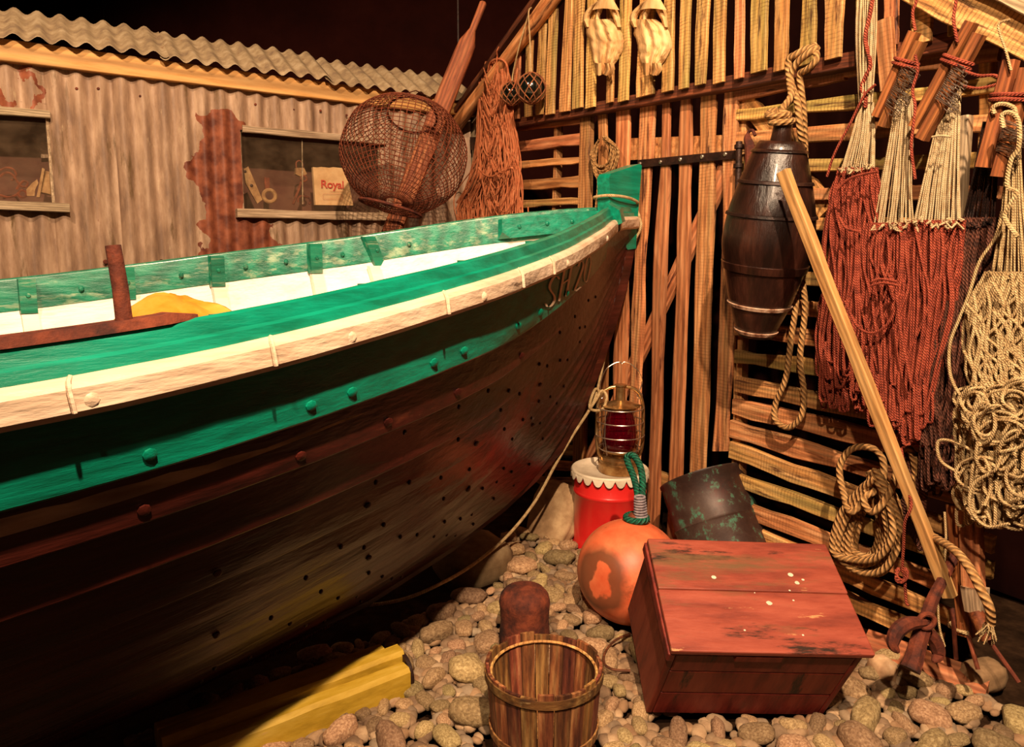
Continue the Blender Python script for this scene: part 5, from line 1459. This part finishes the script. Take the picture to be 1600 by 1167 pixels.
t = thing('net_pole', 'brown wooden pole with a rope lashing standing behind the anchor', 'pole', HP(1500, 1000, .12))
board('pole', HP(1486, 790, .12), HP(1506, 995, .12), .034, .04, .03, N2, CLAMP, t, .002)
mb = MB(); cr_ = HP(1500, 985, .11); mb.tube(ring3(cr_, D2 * .028, N2 * .024 + UP * .01, 16), .004, 6, True); mb.tube(ring3(cr_ + UP * .01, D2 * .028, N2 * .024, 16), .004, 6, True)
mb.tube(bez([HP(x, y, .2) for x, y in ((1476, 800), (1478, 850), (1472, 900), (1466, 940), (1468, 980), (1476, 1010))], 5), .003, 6); obj('lashing', mb, ROPET, t)
t = thing('wooden_post', 'short wooden post with a grey block end standing at the far right', 'post', HP(1520, 960, .12))
board('post', HP(1511, 800, .14), HP(1516, 925, .14), .05, .055, .03, N2, SLAT, t, .002)
board('block', HP(1515, 920, .15), HP(1518, 958, .15), .058, .045, .045, N2, GREYW, t, .002)
mb = MB(); mb.tube([HP(1524, 955, .14), HP(1545, 1000, .15)], .02, 10); obj('peg', mb, CLAMP, t)
for k, (pa, pb_, m_, lab) in enumerate((((1502, 955, .1), (1528, 1046, .14), RUSTL, 'thin rusty rod standing left of the frayed rope end'), ((1545, 1000, .12), (1592, 1066, .12), RUST, 'dark rod slanting to the floor at the far right corner'), ((1488, 950, .16), (1494, 1030, .18), RUST, 'short dark iron rod beside the anchor arm'))):
    mb = MB(); mb.tube([HP(*pa), HP(*pb_)], .006, 8); tag(obj('iron_rod', mb, m_), lab, 'rod', 'iron rods beside the anchor')
# --- stones
STONE = mat('beach stone', ['745c3e', '967a56', 'b49a72'], (1, 1, 1), 7, .85, .4, detail=9, vary=.5, stains=[('b8a48c', 5, .66, .05)])


def rockmesh(seed, sx, sy, sz, blocky=0.0, n=14):
    vs = []; rows = []
    for i in range(n + 1):
        th = PI * i / n; r = []
        for j in range(n + 4):
            ph = 2 * PI * j / (n + 4); d = Vector((math.sin(th) * math.cos(ph), math.sin(th) * math.sin(ph), math.cos(th)))
            if blocky: m_ = (abs(d.x) ** 4 + abs(d.y) ** 4 + abs(d.z) ** 4) ** .25; d = d.lerp(d / m_, blocky)
            k = 1 + .16 * nz(d.x * 1.3 + seed, d.y * 1.3, d.z * 1.3) + .05 * nz(d.x * 4 + seed, d.y * 4, d.z * 4)
            r.append(Vector((d.x * sx * k, d.y * sy * k, d.z * sz * k)))
        rows.append(r)
    mb = MB(); mb.grid(rows, closed=True); mb.f = [f[::-1] for f in mb.f]; return mb


def rock(px, py, sx, sy, sz, rz, tilt, z, seed, label, blocky=.8):
    mb = rockmesh(seed, sx, sy, sz, blocky); c = gnd(px, py); M = Matrix.Translation((c.x, c.y, z)) @ Matrix.Rotation(rz, 4, 'Z') @ Matrix.Rotation(tilt, 4, 'X')
    mb.v = [M @ v for v in mb.v]; tag(obj('stone_block', mb, STONE, None, M, angle=60), label, 'stone', 'larger stones among the shingle')


rock(866, 836, .12, .15, .05, -.7, .95, .10, 3.1, 'large pale slab stone leaning beside the red pail')
rock(738, 893, .15, .13, .085, .5, .15, .055, 8.7, 'big grey angular stone the mooring line crosses')
rock(1535, 1075, .07, .045, .04, .4, .1, .04, 2.2, 'pale oblong stone at the lower right corner')
rock(1375, 1068, .035, .04, .045, .2, .1, .04, 5.2, 'upright grey stone between chest and anchor')
rock(925, 1040, .05, .06, .02, .2, .1, .01, 6.2, 'flat dark stone partly buried near the tub', .3)
# twig
mb = MB(); mb.tube(bez([gnd(x, y, .06) for x, y in ((985, 990), (962, 1000), (946, 1018), (944, 1036), (958, 1046), (985, 1048))], 6), .004, 6)
tag(obj('root_twig', mb, DARKW), 'thin curved brown root on the pebbles between tub and chest', 'twig')
# --- pebbles
FOOT = [(pc.x, pc.y, .17), (bc.x, bc.y, .10), (tc_.x, tc_.y, .155), (gnd(820, 1002).x, gnd(820, 1002).y, .09), (dc.x, dc.y, .10)]
HUTG = G0


def okspot(x, y, r):
    for fx, fy, fr in FOOT:
        if (x - fx) ** 2 + (y - fy) ** 2 < (fr + r * .6) ** 2: return False
    p = Vector((x, y, 0))
    if (p - HUTG).dot(N2) < .03 + r: return False
    l = Mc.inverted() @ Vector((x, y, .03))
    if abs(l.x) < hw + r * .5 and -hd - r * .3 < l.y < hd + .01 and -CH - .02 < l.z: return False
    q = p - STEM; t_ = q.dot(BX); n_ = q.dot(BN)
    if t_ > .7 and n_ < .07: return False
    if t_ < .7 and n_ < -.25: return False
    return True



rnd = random.Random(77)
placed = []; big = []
tries = 0
while len(big) < 298 and tries < 60000:
    tries += 1; x = rnd.uniform(-1.1, 1.75); y = rnd.uniform(1.45, 3.7); r = rnd.choice([rnd.uniform(.026, .036), rnd.uniform(.032, .05), rnd.uniform(.045, .066)]) if tries > 400 else rnd.uniform(.045, .07)
    if tries > 15000: r = rnd.uniform(.022, .03)
    px_, py_ = projpx(Vector((x, y, 0)))
    if not (260 < px_ < 1600 and 740 < py_ < 1190): continue
    if px_ > 1060 and py_ < 985: continue
    if not okspot(x, y, r): continue
    if any((x - a) ** 2 + (y - b) ** 2 < ((r + q) * .88) ** 2 for a, b, q in placed): continue
    placed.append((x, y, r)); big.append((x, y, r))
protos = []
GRP = 'loose pebbles of the shingle'
for k in range(8):
    mb = rockmesh(k * 5.3 + 1, 1, (.62, .8, .7, .9, .55, .75, .66, .85)[k], (.5, .6, .42, .62, .48, .4, .55, .5)[k], (.2, .7, .4, .1, .6, .8, .3, .5)[k], 12); me = bpy.data.meshes.new('pebble'); me.from_pydata(mb.v, [], mb.f); me.polygons.foreach_set('use_smooth', [True] * len(me.polygons)); me.materials.append(STONE); me.update(); protos.append(me)
for i, (x, y, r) in enumerate(big):
    if i == 0: o_ = bpy.data.objects.new('pebble', protos[0]); src_ = o_
    else: o_ = src_.copy(); o_.data = protos[rnd.randrange(8)]
    s_ = r * rnd.uniform(.95, 1.15)
    o_.location = (x, y, .012 + r * .42 + .012 * nz(x * 6, y * 6)); o_.rotation_euler = (rnd.uniform(-.3, .3), rnd.uniform(-.3, .3), rnd.random() * 6.28); o_.scale = (s_, s_ * rnd.uniform(.8, 1.05), s_ * rnd.uniform(.8, 1.1))
    COL.objects.link(o_); tag(o_, 'loose rounded beach pebble, one of the larger ones in the shingle', 'pebble', GRP)
mb = MB(); cnt = 0
small = [rockmesh(k * 3.7 + 2, 1, .75, .55, .25, 7) for k in range(6)]
tones = [(.85, .8, .72), (1.1, 1.02, .9), (.7, .62, .55), (1.25, 1.15, 1.0), (.95, .78, .62), (.8, .8, .78)]
N_S = 4200
for i in range(N_S * 3):
    if cnt > N_S: break
    x = rnd.uniform(-1.2, 1.85); y = rnd.uniform(1.35, 3.75); r = rnd.uniform(.012, .03)
    px_, py_ = projpx(Vector((x, y, 0)))
    if not (200 < px_ < 1650 and 730 < py_ < 1230): continue
    if px_ > 1060 and py_ < 960 and rnd.random() < .8: continue
    if not okspot(x, y, r * .3): continue
    sm_ = rnd.choice(small); M = Matrix.Translation((x, y, r * .3 + .008 + .010 * nz(x * 6, y * 6))) @ Matrix.Rotation(rnd.random() * 6.28, 4, 'Z') @ Matrix.Rotation(rnd.uniform(-.4, .4), 4, 'X') @ Matrix.Scale(r, 4)
    mb.add([M @ v for v in sm_.v], sm_.f); tn = rnd.choice(tones); mb.c += [tn] * len(sm_.v); cnt += 1
SHING = mat('small shingle stone', ['6a5644', '8c7660', 'a8947c'], (1, 1, 1), 9, .85, .4, detail=6, attr='tone')
sh_ = obj('shingle', mb, SHING, None, Matrix(), angle=80); sh_['kind'] = 'stuff'; tag(sh_, 'bed of small mixed shingle filling the ground between boat, wall and chest', 'shingle')
